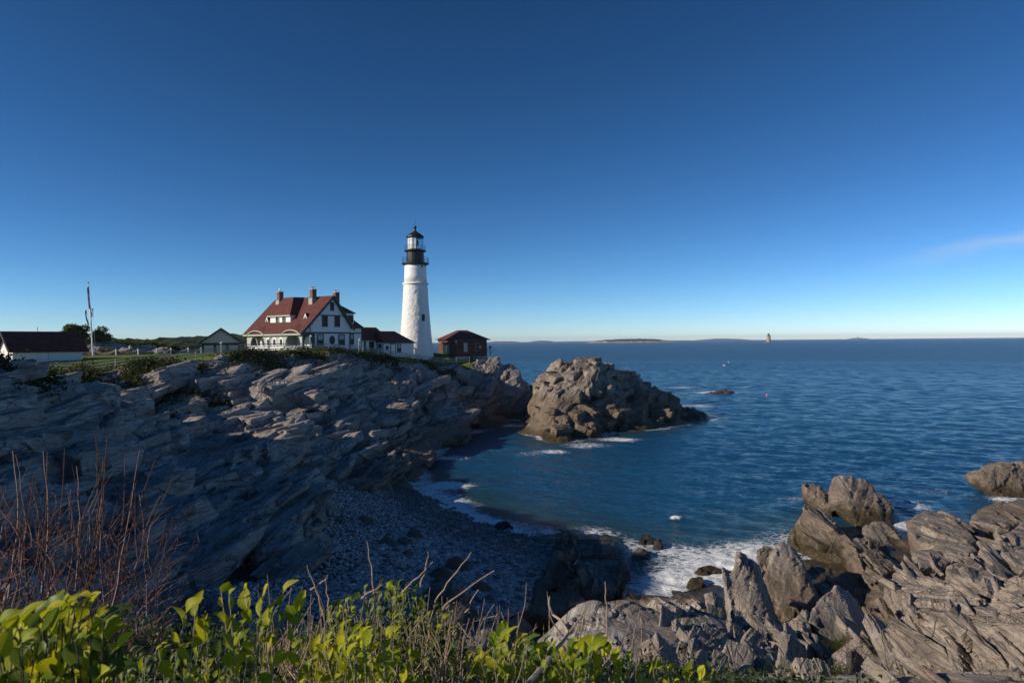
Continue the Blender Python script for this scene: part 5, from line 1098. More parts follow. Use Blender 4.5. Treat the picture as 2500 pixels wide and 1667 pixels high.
for pl in bd.data.polygons:
    c = pl.center; pl.material_index = 1 if c.z < .96 and abs(c.x) < .2 else 2 if (c.z > 1.49 or (abs(c.x) > .2 and c.z < .95)) else 0
m_ = MB(); m_.lathe([(.02,1.60),(.115,1.64),(.125,1.72),(.10,1.80),(.02,1.84)], 12, (0,.035,0)); m_.build('hair', M['hair'], PE, True)

# ------------------------------------------------------------------ gulls
M['gullwhite'] = plain('gull_white', (.78,.78,.78), .7, .04); M['gullgrey'] = plain('gull_grey', (.30,.32,.34), .7, .06); M['bill'] = plain('yellow_bill', (.6,.4,.05), .5)
def gull(loc, rz, lab, flying=False, s=1.0):
    G_ = empty('gull', loc, rz, lab, 'bird'); G_.scale = (s, s, s); h = 0 if flying else .20
    m_ = MB(); m_.tube([(-.30,0,h+.03),(-.2,0,h+.04),(-.05,0,h+.06),(.1,0,h+.09),(.17,0,h+.16),(.21,0,h+.22),(.27,0,h+.23)], [.02,.06,.10,.10,.06,.055,.025], 8); m_.build('body', M['gullwhite'], G_, True)
    m_ = MB(); m_.tube([(.26,0,h+.22),(.34,0,h+.205)], [.02,.008], 5); m_.build('bill', M['bill'], G_)
    for sd in (-1, 1):
        m_ = MB()
        if flying: pts = [(.08,sd*.08,h+.1),(.14,sd*.35,h+.26),(.02,sd*.72,h+.20),(-.10,sd*.70,h+.19),(-.06,sd*.35,h+.22),(-.10,sd*.08,h+.09)]; m_.add([Vector(q) for q in pts]+[Vector(q)-Vector((0,0,.015)) for q in pts], [(0,1,4,5),(1,2,3,4),(11,10,7,6),(10,9,8,7)]+[(i,(i+1) % 6,6+(i+1) % 6,6+i) for i in range(6)])
        else: m_.tube([(.1,sd*.075,h+.1),(-.1,sd*.095,h+.09),(-.34,sd*.03,h+.05)], [.03,.055,.01], 6)
        m_.build('wing', M['gullgrey'], G_)
        if not flying: m_ = MB(); m_.tube([(.02,sd*.04,0),(.0,sd*.04,h)], .012, 4); m_.build('leg', M['bill'], G_)
    return G_
MWH = Matrix.Translation(house.location) @ Matrix.Rotation(HX, 4, 'Z')
for (cx, cy, zt), rz, lab in (((5.4,13.9,10.17), 2.6, 'gull perched on the leftmost chimney of the house'), ((5.0,3.9,10.07), .4, 'gull perched on the middle chimney of the house'), ((7.4,.95,9.52), .1, 'gull perched on the chimney by the gable peak')):
    gull(MWH @ Vector((cx, cy, zt)), rz, lab, s=1.25)
gull(posts[9]+Vector((0,0,1.15)), 1.7, 'gull standing on a fence post in front of the grey garage', s=1.2)
q = P(1768, 893, 150); gull(q.to_tuple(), 2.6, 'lower of two gulls flying over the water beyond the island', True, 1.15)
q = P(1780, 885, 155); gull(q.to_tuple(), 2.9, 'upper of two gulls flying over the water beyond the island', True, .9)

# ------------------------------------------------------------------ things far out on the water
M['islegreen'] = grass_mat('island_scrub', (.035,.055,.022), (.05,.065,.03), (.03,.04,.018)); M['isle_rock'] = plain('shore_rock', (.30,.27,.23), .9, .35, scale=.05)
def isle_far(name, lab, x0, x1, ytop, d, prof, rocky=True, seed=0):
    a, b = P(x0, 838, d), P(x1, 838, d); n_ = 160; nd_ = 14; top = P((x0+x1)/2, ytop, d).z; V = []; wid = (b.x-a.x)
    rs = np.random.default_rng(seed); jag = np.cumsum(rs.normal(0, 1, n_)); jag -= np.linspace(jag[0], jag[-1], n_); jag = jag/(np.abs(jag).max()+1e-6)
    fine = rs.uniform(-1, 1, (n_, nd_))
    for i in range(n_):
        t = i/(n_-1); e = max(0.0, math.sin(math.pi*t))**prof*(1+.22*jag[i])
        for j in range(nd_):
            s_ = j/(nd_-1)*2-1; z = -1.5+(top+1.5)*e*max(0, 1-abs(s_)**3)*(1+.08*fine[i, j]); V.append((a.x+wid*t, d+s_*wid*.16*(.3+e), z))
    F = [(i*nd_+j, (i+1)*nd_+j, (i+1)*nd_+j+1, i*nd_+j+1) for i in range(n_-1) for j in range(nd_-1)]
    me = np_mesh(name, np.array(V), np.array(F)); me.materials.append(M['islegreen']); me.materials.append(M['isle_rock'])
    zc = np.array([p_.center.z for p_ in me.polygons]); me.polygons.foreach_set('material_index', ((zc < top*(.42 if rocky else .06))).astype(np.int32))
    return tag(link(name, me), lab, 'island')
isle_far('island', 'low green island with a pale rocky shore, in front of the horizon', 1430, 1652, 828, 3900, .55, True, 1)
isle_far('island', 'long hazy island on the horizon left of the small tower', 1690, 1840, 827.0, 9500, .8, False, 2)
isle_far('island', 'dim low island on the horizon just right of the brick building', 1180, 1275, 832.5, 8200, .7, False, 3)
isle_far('island', 'small hazy island on the horizon above the dark gap', 1290, 1356, 831, 8200, .6, False, 4)
isle_far('island', 'thin distant shore behind the low green island', 1340, 1700, 831.3, 10500, .4, False, 5)
isle_far('island', 'sliver of land on the horizon behind the sailboat', 2070, 2125, 825.3, 10500, .5, False, 6)
isle_far('reef', 'low bare reef carrying the small granite tower', 1792, 1905, 836.0, 2600, .5, True, 7)['category'] = 'reef'
rt = P(1877, 838.5, 2600); RT = empty('granite_light_tower', (rt.x, rt.y, 0), 0, 'distant grey granite light tower on a bare reef', 'lighthouse')
m_ = MB(); m_.lathe([(8.6,-1),(8.0,6),(6.4,26)], 20); m_.build('tower', M['isle_rock'], RT, True)
m_ = MB(); m_.lathe([(7.2,26),(7.4,27.2),(4.6,27.4),(4.4,30)], 16); m_.build('gallery', M['black'], RT)
m_ = MB(); m_.lathe([(3.0,30),(3.0,33.0),(3.6,33.2),(.6,35.5),(.3,37)], 12); m_.build('lantern', M['black'], RT)
m_ = MB(); m_.box((-14,-6,-1), (-6,4,2.2)); m_.build('landing', M['isle_rock'], RT)
sb = P(2094, 832.5, 5000); SB = empty('sailboat', (sb.x, sb.y, 0), .5, 'tiny white sailboat on the horizon at the right', 'boat'); SB.scale = (1.6, 1.6, 1.3)
m_ = MB(); m_.add([(-7,0,2.0),(-6,-2,1.9),(4,-1.8,1.9),(8,0,2.4),(4,1.8,1.9),(-6,2,1.9),(-6,0,-.4),(5,0,-.4)], [(0,1,6),(1,2,7,6),(2,3,7),(3,4,7),(4,5,6,7),(5,0,6),(0,5,4,3,2,1)]); m_.build('hull', M['whitewash'], SB)
m_ = MB(); m_.tube([(0,0,2),(0,0,23)], .15, 6); m_.build('mast', M['whitewash'], SB)
m_ = MB(); m_.add([(-.2,.05,3.2),(-6.5,.6,3.4),(-3.5,.5,12),(-.2,.05,22.5),(-.2,-.05,3.2),(-6.5,.5,3.4),(-3.5,.4,12),(-.2,-.05,22.5)], [(0,1,2,3),(7,6,5,4),(0,4,5,1),(1,5,6,2),(2,6,7,3),(3,7,4,0)]); m_.build('mainsail', M['whiteflag'], SB)
m_ = MB(); m_.add([(.3,.05,21),(7.8,0,2.6),(1.2,.9,3.6),(.3,-.05,21),(7.8,-.1,2.6),(1.2,.8,3.6)], [(0,1,2),(5,4,3),(0,3,4,1),(1,4,5,2),(2,5,3,0)]); m_.build('jib', M['whiteflag'], SB)
M['orange'] = plain('orange_buoy', (.7,.08,.03), .5); bz_ = PZ(1872, 967, 0); BY = empty('buoy', (bz_.x, bz_.y, -.1), 0, 'tiny orange lobster buoy floating right of the reef', 'buoy')
m_ = MB(); m_.lathe([(.05,-.1),(.2,.05),(.2,.3),(.06,.45)], 12); m_.build('float', M['orange'], BY, True); m_ = MB(); m_.tube([(0,0,.4),(0,0,.7)], .03, 5); m_.build('stick', M['whitewash'], BY)
# far shore with woods and two houses
hx = np.linspace(-620, -170, 240); hy = np.linspace(430, 900, 40); HXg, HYg = np.meshgrid(hx, hy, indexing='ij')
p3_ = np.stack([HXg.ravel(), HYg.ravel(), 0*HXg.ravel()], 1)
env = sstep(-170, -235, HXg)*sstep(430, 470, HYg)*(1-.3*sstep(650, 900, HYg))
HZ = -2 + env*(12 + 10*sstep(440, 720, HYg) + 4*fbm(p3_*.012, 501, 3).reshape(HXg.shape) + 3.2*np.abs(fbm(p3_*.11, 505, 3)).reshape(HXg.shape))
i3 = np.arange(HXg.size).reshape(HXg.shape); f3 = np.stack([i3[:-1,:-1], i3[1:,:-1], i3[1:,1:], i3[:-1,1:]], -1).reshape(-1,4)
n = NT('distant_woods'); p = n.pos(); g_ = n.noise(p, .22, 4, .65); M['woods'] = n.done(n.pbsdf(n.ramp(g_, [(.35,(.012,.022,.008)),(.55,(.035,.055,.016)),(.72,(.07,.085,.024))]), .95, n.bump(g_, 1, 2.0), .05))
hl = link('hills', np_mesh('hills', np.stack([HXg, HYg, HZ], -1).reshape(-1,3), f3), None, M['woods']); hl['kind'] = 'structure'
for x, y, lab in ((446,838,'small pale house among the woods of the far shore, left one'),(488,836,'small pale house among the woods of the far shore, right one')):
    q = P(x, y, 520); D = empty('far_house', (q.x, q.y, q.z-1.5), .3, lab, 'house'); D.scale = (.5,.5,.5); m_ = MB(); m_.box((-4,-3,-3), (4,3,3.2)); m_.build('wall', M['grey'], D); m_ = MB(); m_.prism([(-3.5,3.2),(3.5,3.2),(0,6)], 'x', -4.4, 4.4); m_.build('roof', M['green'], D)
# ------------------------------------------------------------------ plants
def leaf_mat(name, a, b, trans=.45, rough=.45, vein=True):
    n = NT(name); g = n.n('ShaderNodeNewGeometry'); oi = n.n('ShaderNodeObjectInfo'); r = n.math('FRACT', n.math('ADD', g.outputs['Random Per Island'], oi.outputs['Random']))
    c = n.mix(r, a, b); c = n.mix(n.mrange(n.noise(g.outputs['Position'], 40, 3), .45, .7, 0, .35), c, tuple(v*.55 for v in a))
    if vein:
        ox = n.sep(n.n('ShaderNodeTexCoord').outputs['Object']); c = n.mix(n.mrange(n.math('ABSOLUTE', ox[0]), .0, .022, .55, 0), c, tuple(min(1, v*1.5+.05) for v in b))
        sv = n.math('ABSOLUTE', n.math('SUBTRACT', n.math('FRACT', n.math('MULTIPLY', n.math('SUBTRACT', ox[1], n.math('MULTIPLY', n.math('ABSOLUTE', ox[0]), .8)), 7.0)), .5)); c = n.mix(n.mrange(sv, .0, .1, .25, 0), c, tuple(v*.6 for v in a))
    pb = n.pbsdf(c, rough, None, .25); t = n.n('ShaderNodeBsdfTranslucent'); n.L(n.mix(.5, c, tuple(min(1, v*1.7) for v in b)), t.inputs[0])
    mx = n.n('ShaderNodeMixShader'); mx.inputs[0].default_value = trans; n.L(pb, mx.inputs[1]); n.L(t.outputs[0], mx.inputs[2]); return n.done(mx.outputs[0])
M['leaf_yellow'] = leaf_mat('yellow_green_leaf', (.21,.235,.006), (.46,.43,.012), .36, .6)
M['leaf_bright'] = leaf_mat('bright_green_leaf', (.13,.19,.008), (.31,.34,.014), .36, .6)
M['leaf_mid'] = leaf_mat('mid_green_leaf', (.045,.085,.015), (.13,.18,.025))
M['leaf_dark'] = leaf_mat('dark_green_leaf', (.014,.030,.008), (.05,.075,.016), .3, .5, False)
M['scrub'] = leaf_mat('crest_scrub_leaf', (.014,.026,.008), (.06,.075,.017), .3, .8, False)
M['scrub_dark'] = leaf_mat('evergreen_leaf', (.010,.020,.008), (.03,.045,.014), .25, .8, False)
M['tree_leaf'] = leaf_mat('tree_leaf', (.030,.050,.012), (.10,.12,.022), .35, .8, False)
M['twig_red'] = plain('red_brown_bark', (.12,.055,.042), .6, .4, scale=40); M['twig_tan'] = plain('dry_stem', (.32,.24,.17), .85, .3, scale=40); M['twig_grey'] = plain('grey_branch', (.30,.26,.22), .85, .3, scale=30)
M['bark'] = plain('dark_bark', (.05,.04,.032), .9, .3, scale=20)

def leaf_geo(wid, fold, curl, tipy=1.0, nst=7):
    V = []; F = []
    for i in range(nst):
        t = i/(nst-1); hw = wid*math.sin(math.pi*min(1, t**tipy*.94+.03))**.8; y = t; z = -curl*t*t + .10*math.sin(t*2.2)
        V += [(-hw, y, z+fold*hw), (0, y, z), (hw, y, z+fold*hw)]
    for i in range(nst-1):
        a = i*3; F += [(a, a+1, a+4, a+3), (a+1, a+2, a+5, a+4)]
    return np.array(V), np.array(F)
LEAFS = [leaf_geo(.27, .55, .32), leaf_geo(.33, .35, .5, .9), leaf_geo(.22, .85, .12, 1.1), leaf_geo(.36, .3, -.15, 1.25)]
LSMALL = [leaf_geo(.27, .4, .25, 1.0, 4), leaf_geo(.33, .3, .2, 1.2, 4)]
_lm = {}
def leaf_me(k, mat):
    if (k, mat) not in _lm:
        V, F = LEAFS[k]; me = np_mesh('leaf', V, F, True); me.materials.append(M[mat]); _lm[(k, mat)] = me
    return _lm[(k, mat)]
def frames(d, up):
    d = d/np.linalg.norm(d, axis=1, keepdims=True); x = np.cross(d, up); x /= np.linalg.norm(x, axis=1, keepdims=True)+1e-9; z = np.cross(x, d); return x, d, z
def leaf_mass(name, pos, d, up, size, mat, parent=None, geos=LSMALL, stuff=True):
    x, y, z = frames(d, up); Vs = []; Fs = []; b = 0
    for k, (V, F) in enumerate(geos):
        s = np.arange(len(pos)) % len(geos) == k; n_ = s.sum()
        if not n_: continue
        P_ = pos[s][:,None] + size[s][:,None,None]*(V[None,:,0:1]*x[s][:,None] + V[None,:,1:2]*y[s][:,None] + V[None,:,2:3]*z[s][:,None])
        Vs.append(P_.reshape(-1,3)); Fs.append((F[None] + (np.arange(n_)*len(V))[:,None,None]).reshape(-1, 4) + b); b += n_*len(V)
    o = link(name, np_mesh(name, np.vstack(Vs), np.vstack(Fs), True), parent, M[mat])
    if stuff: o['kind'] = 'stuff'
    return o
def curve(a, b, bend, n=7):
    a, b = Vector(a), Vector(b); out = []
    for i in range(n):
        t = i/(n-1); out.append(a.lerp(b, t) + Vector(bend)*math.sin(math.pi*t)*1.0)
    return out
def region(n, x0, x1, top, d0, d1, depth_h=260, seed=1):
    "n stem tips: px in [x0,x1], from the outline top(px) down, at distances d0..d1"
    r = np.random.default_rng(seed); out = []
    for _ in range(n):
        x = r.uniform(x0, x1); y = top(x) + abs(r.normal(0, 1))*depth_h*.45; d = r.uniform(d0, d1); out.append(P(x, y, d))
    return out
def shrub(name, label, tips, leaf, per, mats, nobj, seed, spread=.25, stem='twig_grey', srad=.004, upper=.5, cat='shrub', out_=.8):
    r = np.random.default_rng(seed); c = sum((Vector(t) for t in tips), Vector())/len(tips)
    gx, gy = c.x, c.y; root = empty(name, (gx, gy, HG(gx, gy)-.02), 0, label, cat); R0 = Vector(root.location)
    st = MB(); pos = []; dr = []; up = []; sz = []
    for t in tips:
        b0 = Vector((t.x + (gx-t.x)*.35 + r.normal(0, spread*.4), t.y + (gy-t.y)*.35 + r.normal(0, spread*.4), 0)); b0.z = min(HG(b0.x, b0.y), t.z-.12)
        pts = curve(b0, t, (r.normal(0,.04), r.normal(0,.04), 0)); st.tube([p_-R0 for p_ in pts], [srad*(1.3-.9*i/6) for i in range(7)], 5)
        ax = (pts[-1]-pts[-3]).normalized()
        for k in range(per):
            f = 1-upper*(k/max(1, per-1))*r.uniform(.85, 1.0); i = min(5, int(f*6)); p_ = pts[i].lerp(pts[i+1], f*6-i); az = k*2.4 + r.normal(0, .4)
            o_ = Vector((math.cos(az), math.sin(az), .1)); d_ = (ax*(.55+.6*f) + o_*out_*r.uniform(.6, 1.2)).normalized()
            pos.append(p_); dr.append(d_); up.append(Vector((r.normal(-.25,.45), r.normal(-.45,.45), 1))); sz.append(leaf*r.uniform(.42, 1.25)*(1.1-.25*(k/max(1, per))) )
    so = st.build('stems', M[stem], root, True); so['kind'] = 'stuff'
    pos = np.array([p_[:] for p_ in pos]); dr = np.array([d_[:] for d_ in dr]); up = np.array([u_[:] for u_ in up]); sz = np.array(sz)
    view = (pos - np.array(_C[:])); app = sz/np.linalg.norm(view, axis=1); vis = (np.abs(pos[:,0]/np.maximum(pos[:,1],.1)) < .80) & ((CAM_Z-pos[:,2])/np.maximum(pos[:,1],.1) < .54)
    order = np.argsort(-(app*(1+10*vis))); ob = order[:nobj]; rest = order[nobj:]
    X_, Y_, Z_ = frames(dr, up)
    for q, i in enumerate(ob):
        o = link('leaf', leaf_me(q % 4, mats[int(r.integers(len(mats)))]), root); mt = Matrix.Identity(4)
        for a in range(3): mt[a][0], mt[a][1], mt[a][2], mt[a][3] = X_[i,a]*sz[i], Y_[i,a]*sz[i], Z_[i,a]*sz[i], pos[i,a]-R0[a]
        o.matrix_local = mt
    if len(rest):
        for k, mt in enumerate(dict.fromkeys(mats)):
            s = rest[k::len(dict.fromkeys(mats))]
            if len(s): leaf_mass('foliage', pos[s]-np.array(R0[:]), dr[s], up[s], sz[s], mt, root, LEAFS[:2])
    return root
T = lambda *p_: (lambda x: float(np.interp(x, [q[0] for q in p_], [q[1] for q in p_])))
shrub('broadleaf_shrub', 'large-leaved yellow-green shrub in the lower left corner', region(90, -60, 290, T((-60,1580),(0,1510),(60,1520),(110,1490),(180,1460),(240,1490),(300,1580)), 1.5, 2.3, 130, 11), 0.058, 10, ['leaf_yellow','leaf_yellow','leaf_bright','leaf_mid'], 290, 21, .2, 'bark', .0035, .6, out_=1.3)
shrub('broadleaf_shrub', 'round-leaved green sprig rising left of the middle bush', [P(x, y, d) for x, y, d in ((455,1490,1.95),(480,1470,2.0),(540,1445,2.05),(560,1455,2.0),(600,1455,2.05),(640,1470,2.1),(690,1450,2.1),(725,1490,2.15),(500,1530,2.0),(660,1500,2.1))], .058, 8, ['leaf_bright','leaf_yellow'], 80, 22, .15, 'twig_grey', .003, .30)
shrub('leafy_bush', 'tall small-leaved dark green bush with dry stalks at the bottom centre', region(150, 720, 1140, T((720,1560),(780,1500),(880,1440),(930,1405),(1000,1425),(1080,1480),(1140,1560)), 3.0, 4.0, 150, 12), .036, 19, ['leaf_mid','leaf_mid','leaf_dark','leaf_bright'], 290, 23, .3, 'twig_grey', .0035, .6)
shrub('leafy_bush', 'bright yellow-green bush in front of the tall dark bush', region(60, 740, 1010, T((740,1600),(830,1545),(900,1560),(960,1540),(1010,1600)), 2.3, 2.8, 110, 13), .050, 10, ['leaf_yellow','leaf_bright','leaf_bright'], 290, 24, .25, 'twig_grey', .003, .6)
shrub('leafy_bush', 'bright green bush at the bottom, left of the lit ledge', region(95, 1140, 1480, T((1140,1620),(1220,1545),(1300,1560),(1380,1590),(1460,1560),(1520,1620),(1560,1640)), 2.5, 3.2, 100, 14), .055, 9, ['leaf_yellow','leaf_bright','leaf_bright','leaf_mid'], 290, 25, .25, 'twig_grey', .003, .6)
shrub('leafy_bush', 'few bright leaves of a low bush under the lit ledge', region(26, 1490, 1740, T((1490,1610),(1600,1620),(1740,1650)), 2.7, 3.1, 50, 15), .048, 7, ['leaf_yellow','leaf_bright'], 150, 26, .2, 'twig_grey', .003, .6)
shrub('leafy_bush', 'low green bush between the corner shrub and the middle bush', region(85, 270, 720, T((270,1620),(350,1585),(470,1570),(560,1565),(650,1540),(720,1570)), 2.7, 3.5, 130, 16), .046, 9, ['leaf_mid','leaf_bright','leaf_dark'], 290, 27, .3, 'twig_grey', .003, .6)

# undergrowth over the near slope
r = np.random.default_rng(31); N = 26000; gx = r.uniform(-9, 4.2, N); gy = r.uniform(1.6, 10.5, N)
ok = (np.abs(gx/gy) < .95) & (poly_sd(gx, gy, BLUFF) < -.1) & (r.uniform(0, 1, N) < np.clip(6/gy, .25, 1)); gx, gy = gx[ok], gy[ok]
gzz = HGv(gx, gy) + np.abs(r.normal(0, .10, len(gx)))*(1+.6*vnoise(np.stack([gx*1.5, gy*1.5, 0*gx], 1), 33))
dd = np.stack([r.normal(0, .6, len(gx)), r.normal(0, .6, len(gx)), np.abs(r.normal(.5, .3, len(gx)))], 1); uu = np.stack([r.normal(-.2,.5,len(gx)), r.normal(-.3,.5,len(gx)), np.ones(len(gx))], 1)
gc = leaf_mass('ground_cover', np.stack([gx, gy, gzz], 1), dd, uu, r.uniform(.03, .065, len(gx)), 'leaf_dark'); tag(gc, 'dark low ground cover over the near slope', 'ground cover')

# bare twig bush at the left
r = np.random.default_rng(41); tb = P(150, 1500, 4.6); TW = empty('twig_bush', (tb.x, tb.y, HG(tb.x, tb.y)), 0, 'leafless red-twigged bush spreading up from the lower left', 'shrub'); R0 = Vector(TW.location)
def twig(a, b, bend, r0, r1, n=9): 
    m_ = MB(); pts = curve(a, b, bend, n); m_.tube([p_-R0+Vector((r.normal(0,.004), r.normal(0,.004), 0)) for p_ in pts], [r0+(r1-r0)*i/(n-1) for i in range(n)], 5); return m_
for x, y, bx_, by_ in ((30,1100,20,1400),(37,1110,30,1420),(103,1100,95,1450),(115,1103,60,1460),(158,1095,110,1420),(188,1138,175,1450),(233,1053,200,1420),(262,1065,205,1430),(240,1095,190,1440),(305,1107,260,1430),(340,1100,275,1420),(254,1122,255,1440),(380,1122,290,1400),(340,1207,300,1400),(406,1280,320,1420),(398,1345,330,1440),(446,1402,360,1470),(65,1172,20,1460),(10,1200,-20,1440),(-5,1110,12,1480),(83,1160,70,1440),(165,1180,150,1450)):
    a, b = P(bx_, by_+60, 4.7+r.normal(0,.25)), P(x, y, 4.8+r.normal(0,.3))
    twig(a, b, (r.normal(.05,.05), 0, r.normal(0,.02)), .0062, .0024).build('shoot', M['twig_red'], TW)
tg = MB()
for k in range(420):
    x, y = r.uniform(-60, 400), r.uniform(1290, 1620); d = r.uniform(4.0, 5.2); L_ = r.uniform(60, 230); an = r.normal(-1.35, .5); a, b = P(x, y, d), P(x+L_*math.cos(an)*r.choice([1,1,-.6]), y+L_*math.sin(an)*.85, d+r.normal(0,.2))
    m_ = twig(a, b, (r.normal(0,.05), r.normal(0,.04), r.normal(0,.03)), r.uniform(.0018,.0042), .0012, 5); bb = len(tg.v); tg.v += m_.v; tg.f += [tuple(bb+i for i in f) for f in m_.f]; tg.mi += m_.mi
o = tg.build('tangle', M['twig_red'], TW); o['kind'] = 'stuff'
for k in range(6):
    x = r.uniform(-30, 260); a, b = P(x, 1640, 4.4), P(x+r.normal(0,60), 1420, 4.8); twig(a, b, (r.normal(0,.12),0,0), .016, .007).build('branch', M['twig_grey'], TW)
# dry stalks among the shrubs
r = np.random.default_rng(51); ds = empty('dry_stalks', (P(1000,1600,3.2).x, 3.2, HG(P(1000,1600,3.2).x, 3.2)), 0, 'dry tan stalks standing among the bushes at the bottom', 'dry stalks'); R0 = Vector(ds.location); tg = MB()
for k in range(330):
    x = r.choice([r.uniform(640,790), r.uniform(1050,1230), r.uniform(700,1560), r.uniform(880,1120)]); d = r.uniform(2.6, 4.2); yb = 1667+r.uniform(-40, 60); L_ = r.uniform(70, 200)*3.2/d; a, b = P(x, yb, d), P(x+r.normal(12,34), yb-L_, d+r.normal(0,.15))
    m_ = twig(a, b, (r.normal(0,.03), r.normal(0,.02), 0), .0026, .0012, 5); bb = len(tg.v); tg.v += m_.v; tg.f += [tuple(bb+i for i in f) for f in m_.f]; tg.mi += m_.mi
o = tg.build('stalk_mass', M['twig_tan'], ds); o['kind'] = 'stuff'
for x, y, x2, y2, d, bend in ((912,1480,893,1320,3.4,.01),(985,1445,1055,1372,3.4,0),(1026,1432,1046,1345,3.4,0),(1060,1470,1150,1348,3.3,.0),(1075,1500,1205,1392,3.3,-.06),(1020,1530,1110,1470,3.2,0),(1100,1560,1165,1438,3.2,0),(790,1500,752,1380,3.2,0),(760,1440,803,1408,3.2,0),(805,1520,796,1402,3.2,0),(880,1460,935,1425,3.2,0),(1480,1580,1478,1420,3.0,0),(1430,1580,1338,1458,3.0,-.05),(1400,1620,1435,1468,3.0,0),(1560,1600,1595,1590,3.0,0),(1000,1560,1220,1500,3.4,0)):
    twig(P(x, y, d), P(x2, y2, d), (bend, 0, -abs(bend)*.4), .0055, .002).build('stalk', M['twig_tan'], ds)
gb = empty('fallen_branch', (P(1330,1640,2.6).x, 2.6, HG(P(1330,1640,2.6).x, 2.6)), 0, 'bent grey dead branch curling up beside the lit ledge', 'branch'); R0 = Vector(gb.location)
m_ = MB(); m_.tube([P(x, y, d)-R0 for x, y, d in ((1290,1667,2.5),(1330,1620,2.6),(1370,1570,2.7),(1388,1545,2.8),(1372,1515,2.85),(1350,1500,2.9),(1340,1475,2.9),(1342,1455,2.9))], [.010,.009,.008,.007,.006,.005,.004,.002], 6); m_.build('limb', M['twig_grey'], gb)
m_ = MB(); m_.tube([P(x, y, d)-R0 for x, y, d in ((1388,1545,2.8),(1415,1510,2.85),(1440,1465,2.9))], [.005,.004,.002], 5); m_.build('side_twig', M['twig_tan'], gb)

# scrub along the crest and on the left slope
def scrub_pts(poly_c, n, sd):
    out = []
    for _ in range(n):
        x, y, d = poly_c(sd); out.append(P(x, y, d))
    return out
r = np.random.default_rng(61); pos = []
def v3(x, y, k): return np.stack([x*k, y*k, 0*x], 1)
for a, b in zip(posts[:-4], posts[1:-3]):
    n0 = int(640*(b-a).length/2.5); t = r.uniform(0, 1, n0); off = r.exponential(1.5, n0)+.7; qx, qy = a.x+(b.x-a.x)*t, a.y+(b.y-a.y)*t
    ok = fbm(v3(qx, qy, .35), 63, 2)*1.2 + .62 - off*.13 > r.uniform(0, .8, n0); x = (qx+.30*off+r.normal(0, .3, n0))[ok]; y = (qy-.95*off)[ok]
    hm = .25+.55*np.maximum(0, fbm(v3(x, y, .8), 65, 2)+.3); pos.append(np.stack([x, y, HGv(x, y)+np.abs(r.normal(0, .5, len(x)))*hm], 1))
n0 = 42000; px = r.uniform(-40, 560, n0); f_ = r.uniform(0, 1, n0)**1.3   # the overgrown slope at the far left
cr = np.interp(px, [q[0] for q in FENCE], [RM(q[0], q[2]) for q in FENCE]); dd_ = cr - 2.4 - f_*np.where(px < 300, 15, 11); rx_ = np.array([ray(v, 850).x for v in px]); x, y = rx_*dd_, dd_
ok = fbm(v3(x, y, .28), 67, 2) + .62 - .25*f_ > r.uniform(0, .9, n0); x, y = x[ok], y[ok]
pos.append(np.stack([x, y, HGv(x, y)+np.abs(r.normal(.1, .45, len(x)))*(1+.8*vnoise(v3(x, y, .6), 68))], 1))
for px, py, d, rx, n_ in ((170,1000,42,2.5,700),(60,985,44,2.0,500),(650,905,70,4.5,3000),(800,888,88,4.5,2200),(330,965,55,3,900),(1130,935,122,3.5,900),(1060,900,120,3,700),(700,985,68,1.8,300)):
    c = P(px, py, RM(px, d)); x, y = c.x+r.normal(0, rx*.6, n_), c.y+r.normal(0, rx*.4, n_); pos.append(np.stack([x, y, HGv(x, y)+np.abs(r.normal(0,.22,n_))], 1))
pos = np.vstack(pos); n_ = len(pos)
dd = np.stack([r.normal(0,.7,n_), r.normal(0,.7,n_), np.abs(r.normal(.6,.4,n_))], 1); uu = np.stack([r.normal(0,.8,n_), r.normal(-.3,.8,n_), np.abs(r.normal(.6,.4,n_))], 1)
cs = leaf_mass('crest_scrub', pos, dd, uu, r.uniform(.15, .34, n_), 'scrub'); tag(cs, 'tangled green scrub along the top of the rocks below the fence', 'scrub')

def leaf_blob(name, lab, cat, c, rad3, n, mat, size, trunk=0.0, seed=0, lobes=7, group=None):
    r = np.random.default_rng(seed); c = Vector(c); root = empty(name, (c.x, c.y, c.z-rad3[2]-trunk), 0, lab, cat, group); R0 = Vector(root.location); pos = []
    for k in range(lobes):
        v = r.normal(0, 1, 3); v /= np.linalg.norm(v); lc = v*np.array(rad3)*r.uniform(.35, .72); lr = np.array(rad3)*r.uniform(.32, .5)
        w_ = r.normal(0, 1, (n//lobes, 3)); w_ /= np.linalg.norm(w_, axis=1, keepdims=True); pos.append(lc + w_*lr*r.uniform(.65, 1.08, (n//lobes, 1)))
    pos = np.vstack(pos) + np.array((c-R0)[:]); m_ = len(pos); pos[:,2] = np.maximum(pos[:,2], .05)
    dd = r.normal(0, 1, (m_, 3)); uu = r.normal(0, 1, (m_, 3)) + np.array([0,0,.6])
    leaf_mass('crown', pos, dd, uu, r.uniform(.6, 1.25, m_)*size, mat, root)
    tk = MB(); b0 = Vector((0,0,-.3))
    for k in range(5 if trunk else 3):
        e = Vector((r.normal(0, rad3[0]*.4), r.normal(0, rad3[1]*.4), trunk+rad3[2]*r.uniform(.6, 1.5))); tk.tube(curve(b0, e, (r.normal(0,.15), r.normal(0,.15), 0), 6), [.16*rad3[0]/2.5+.03, .13*rad3[0]/2.5+.02, .10*rad3[0]/2.5+.02, .07*rad3[0]/2.5+.01, .05*rad3[0]/2.5+.01, .02], 6)
    tk.build('trunk', M['bark'], root); return root
leaf_blob('bush', 'flat-topped dark bush growing through the fence', 'bush', P(345,886,76.5), (1.9,1.0,.68), 2200, 'scrub_dark', .18, 0, 71)
leaf_blob('tree', 'round leafy tree behind the roof of the white shed', 'tree', P(183,812,136), (3.0,2.4,2.0), 3600, 'tree_leaf', .34, 1.8, 72, 9)
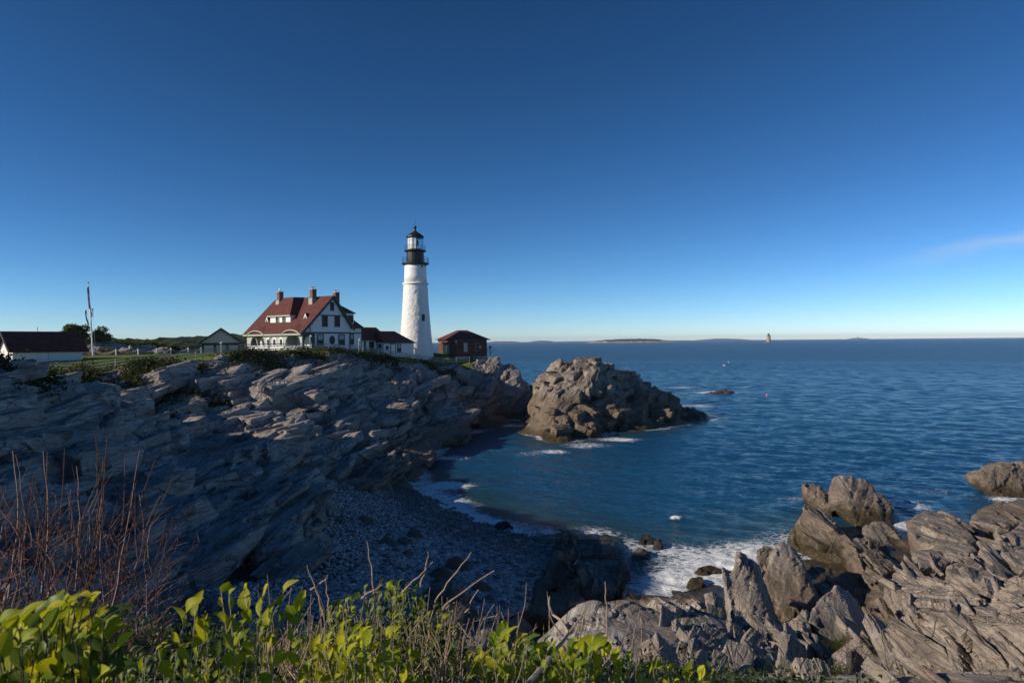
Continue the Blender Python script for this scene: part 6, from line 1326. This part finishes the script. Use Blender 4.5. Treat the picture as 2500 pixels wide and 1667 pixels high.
leaf_blob('tree', 'looser leafy tree just right of the flagpole', 'tree', P(247,818,138), (2.6,2.2,1.8), 2800, 'tree_leaf', .32, 1.6, 73, 8)
for k, (x, y, d, rx, rz, lab) in enumerate(((215,832,139,3.5,1.6,'low shrub between the two trees behind the shed'),(290,838,142,3.2,1.3,'low shrub on the mound right of the flagpole'),(345,843,143,3.2,1.1,'low shrub on the mound above the walker'),(400,846,145,3.4,1.2,'low shrub at the right end of the mound'),(425,858,128,1.8,1.2,'bright green bush at the far edge of the lawn'),(150,838,138,2.4,1.4,'low shrub showing at the right end of the shed roof'))):
    leaf_blob('shrub', lab, 'shrub', P(x, y, d), (rx, 2, rz), 1700, 'tree_leaf' if k != 4 else 'scrub', .30, 0, 80+k, 6)
rock('rock_mound', 'dark grey rock outcrop behind the far edge of the lawn', [[(195,850,137),(230,838,138),(300,842,140),(330,860,136),(250,872,132),(190,868,132)], [(300,852,139),(360,846,141),(420,850,142),(445,866,137),(330,872,133)]], (0,5,-.5), 'rock', 1.4, 1.2, vox=.4)
# grass in the cracks of the near rocks
M['blade'] = leaf_mat('grass_blade', (.10,.13,.02), (.26,.24,.06), .3)
def tuft(lab, c, n, h, sp, seed):
    r = np.random.default_rng(seed); g = MB()
    for _ in range(n):
        b = Vector((r.normal(0, sp), r.normal(0, sp*.6), -.05)); e = b + Vector((r.normal(.03,.10), r.normal(0,.08), h*r.uniform(.5,1.1))); m_ = b.lerp(e, .55)+Vector((0,0,h*.08)); s = Vector((.006, .003, 0)); g.add([b-s, b+s, m_+s*.7, e, m_-s*.7], [(0,1,2,4),(4,2,3)])
    o = g.build('grass_tuft', M['blade']); o.location = c; tag(o, lab, 'grass'); return o
tuft('sunlit grass tuft in a crack below the triangular slab', P(2058,1592,15.0), 240, .42, .28, 91)
tuft('smaller pale grass tuft right of the sunlit tuft', P(2100,1598,14.6), 130, .32, .2, 92)
tuft('green grass tuft at the bottom among the foreground crags', P(2045,1652,10.8), 110, .34, .12, 93)
tuft('mossy grass tuft by the white-topped stone on the lit ledge', P(1735,1500,16.9), 130, .22, .2, 94)
# ------------------------------------------------------------------ sea haze: even thin air round everything
hz = MB(); hz.box((-13500,-400,-8), (13500,13000,75)); ho = hz.build('haze', []) ; ho['kind'] = 'stuff'
n = NT('sea_haze'); v = n.n('ShaderNodeVolumePrincipled'); v.inputs['Color'].default_value = (.66,.80,.96,1); v.inputs['Density'].default_value = 6e-5; v.inputs['Anisotropy'].default_value = 0.0
n.L(v.outputs[0], n.out.inputs['Volume']); ho.data.materials.append(n.m)
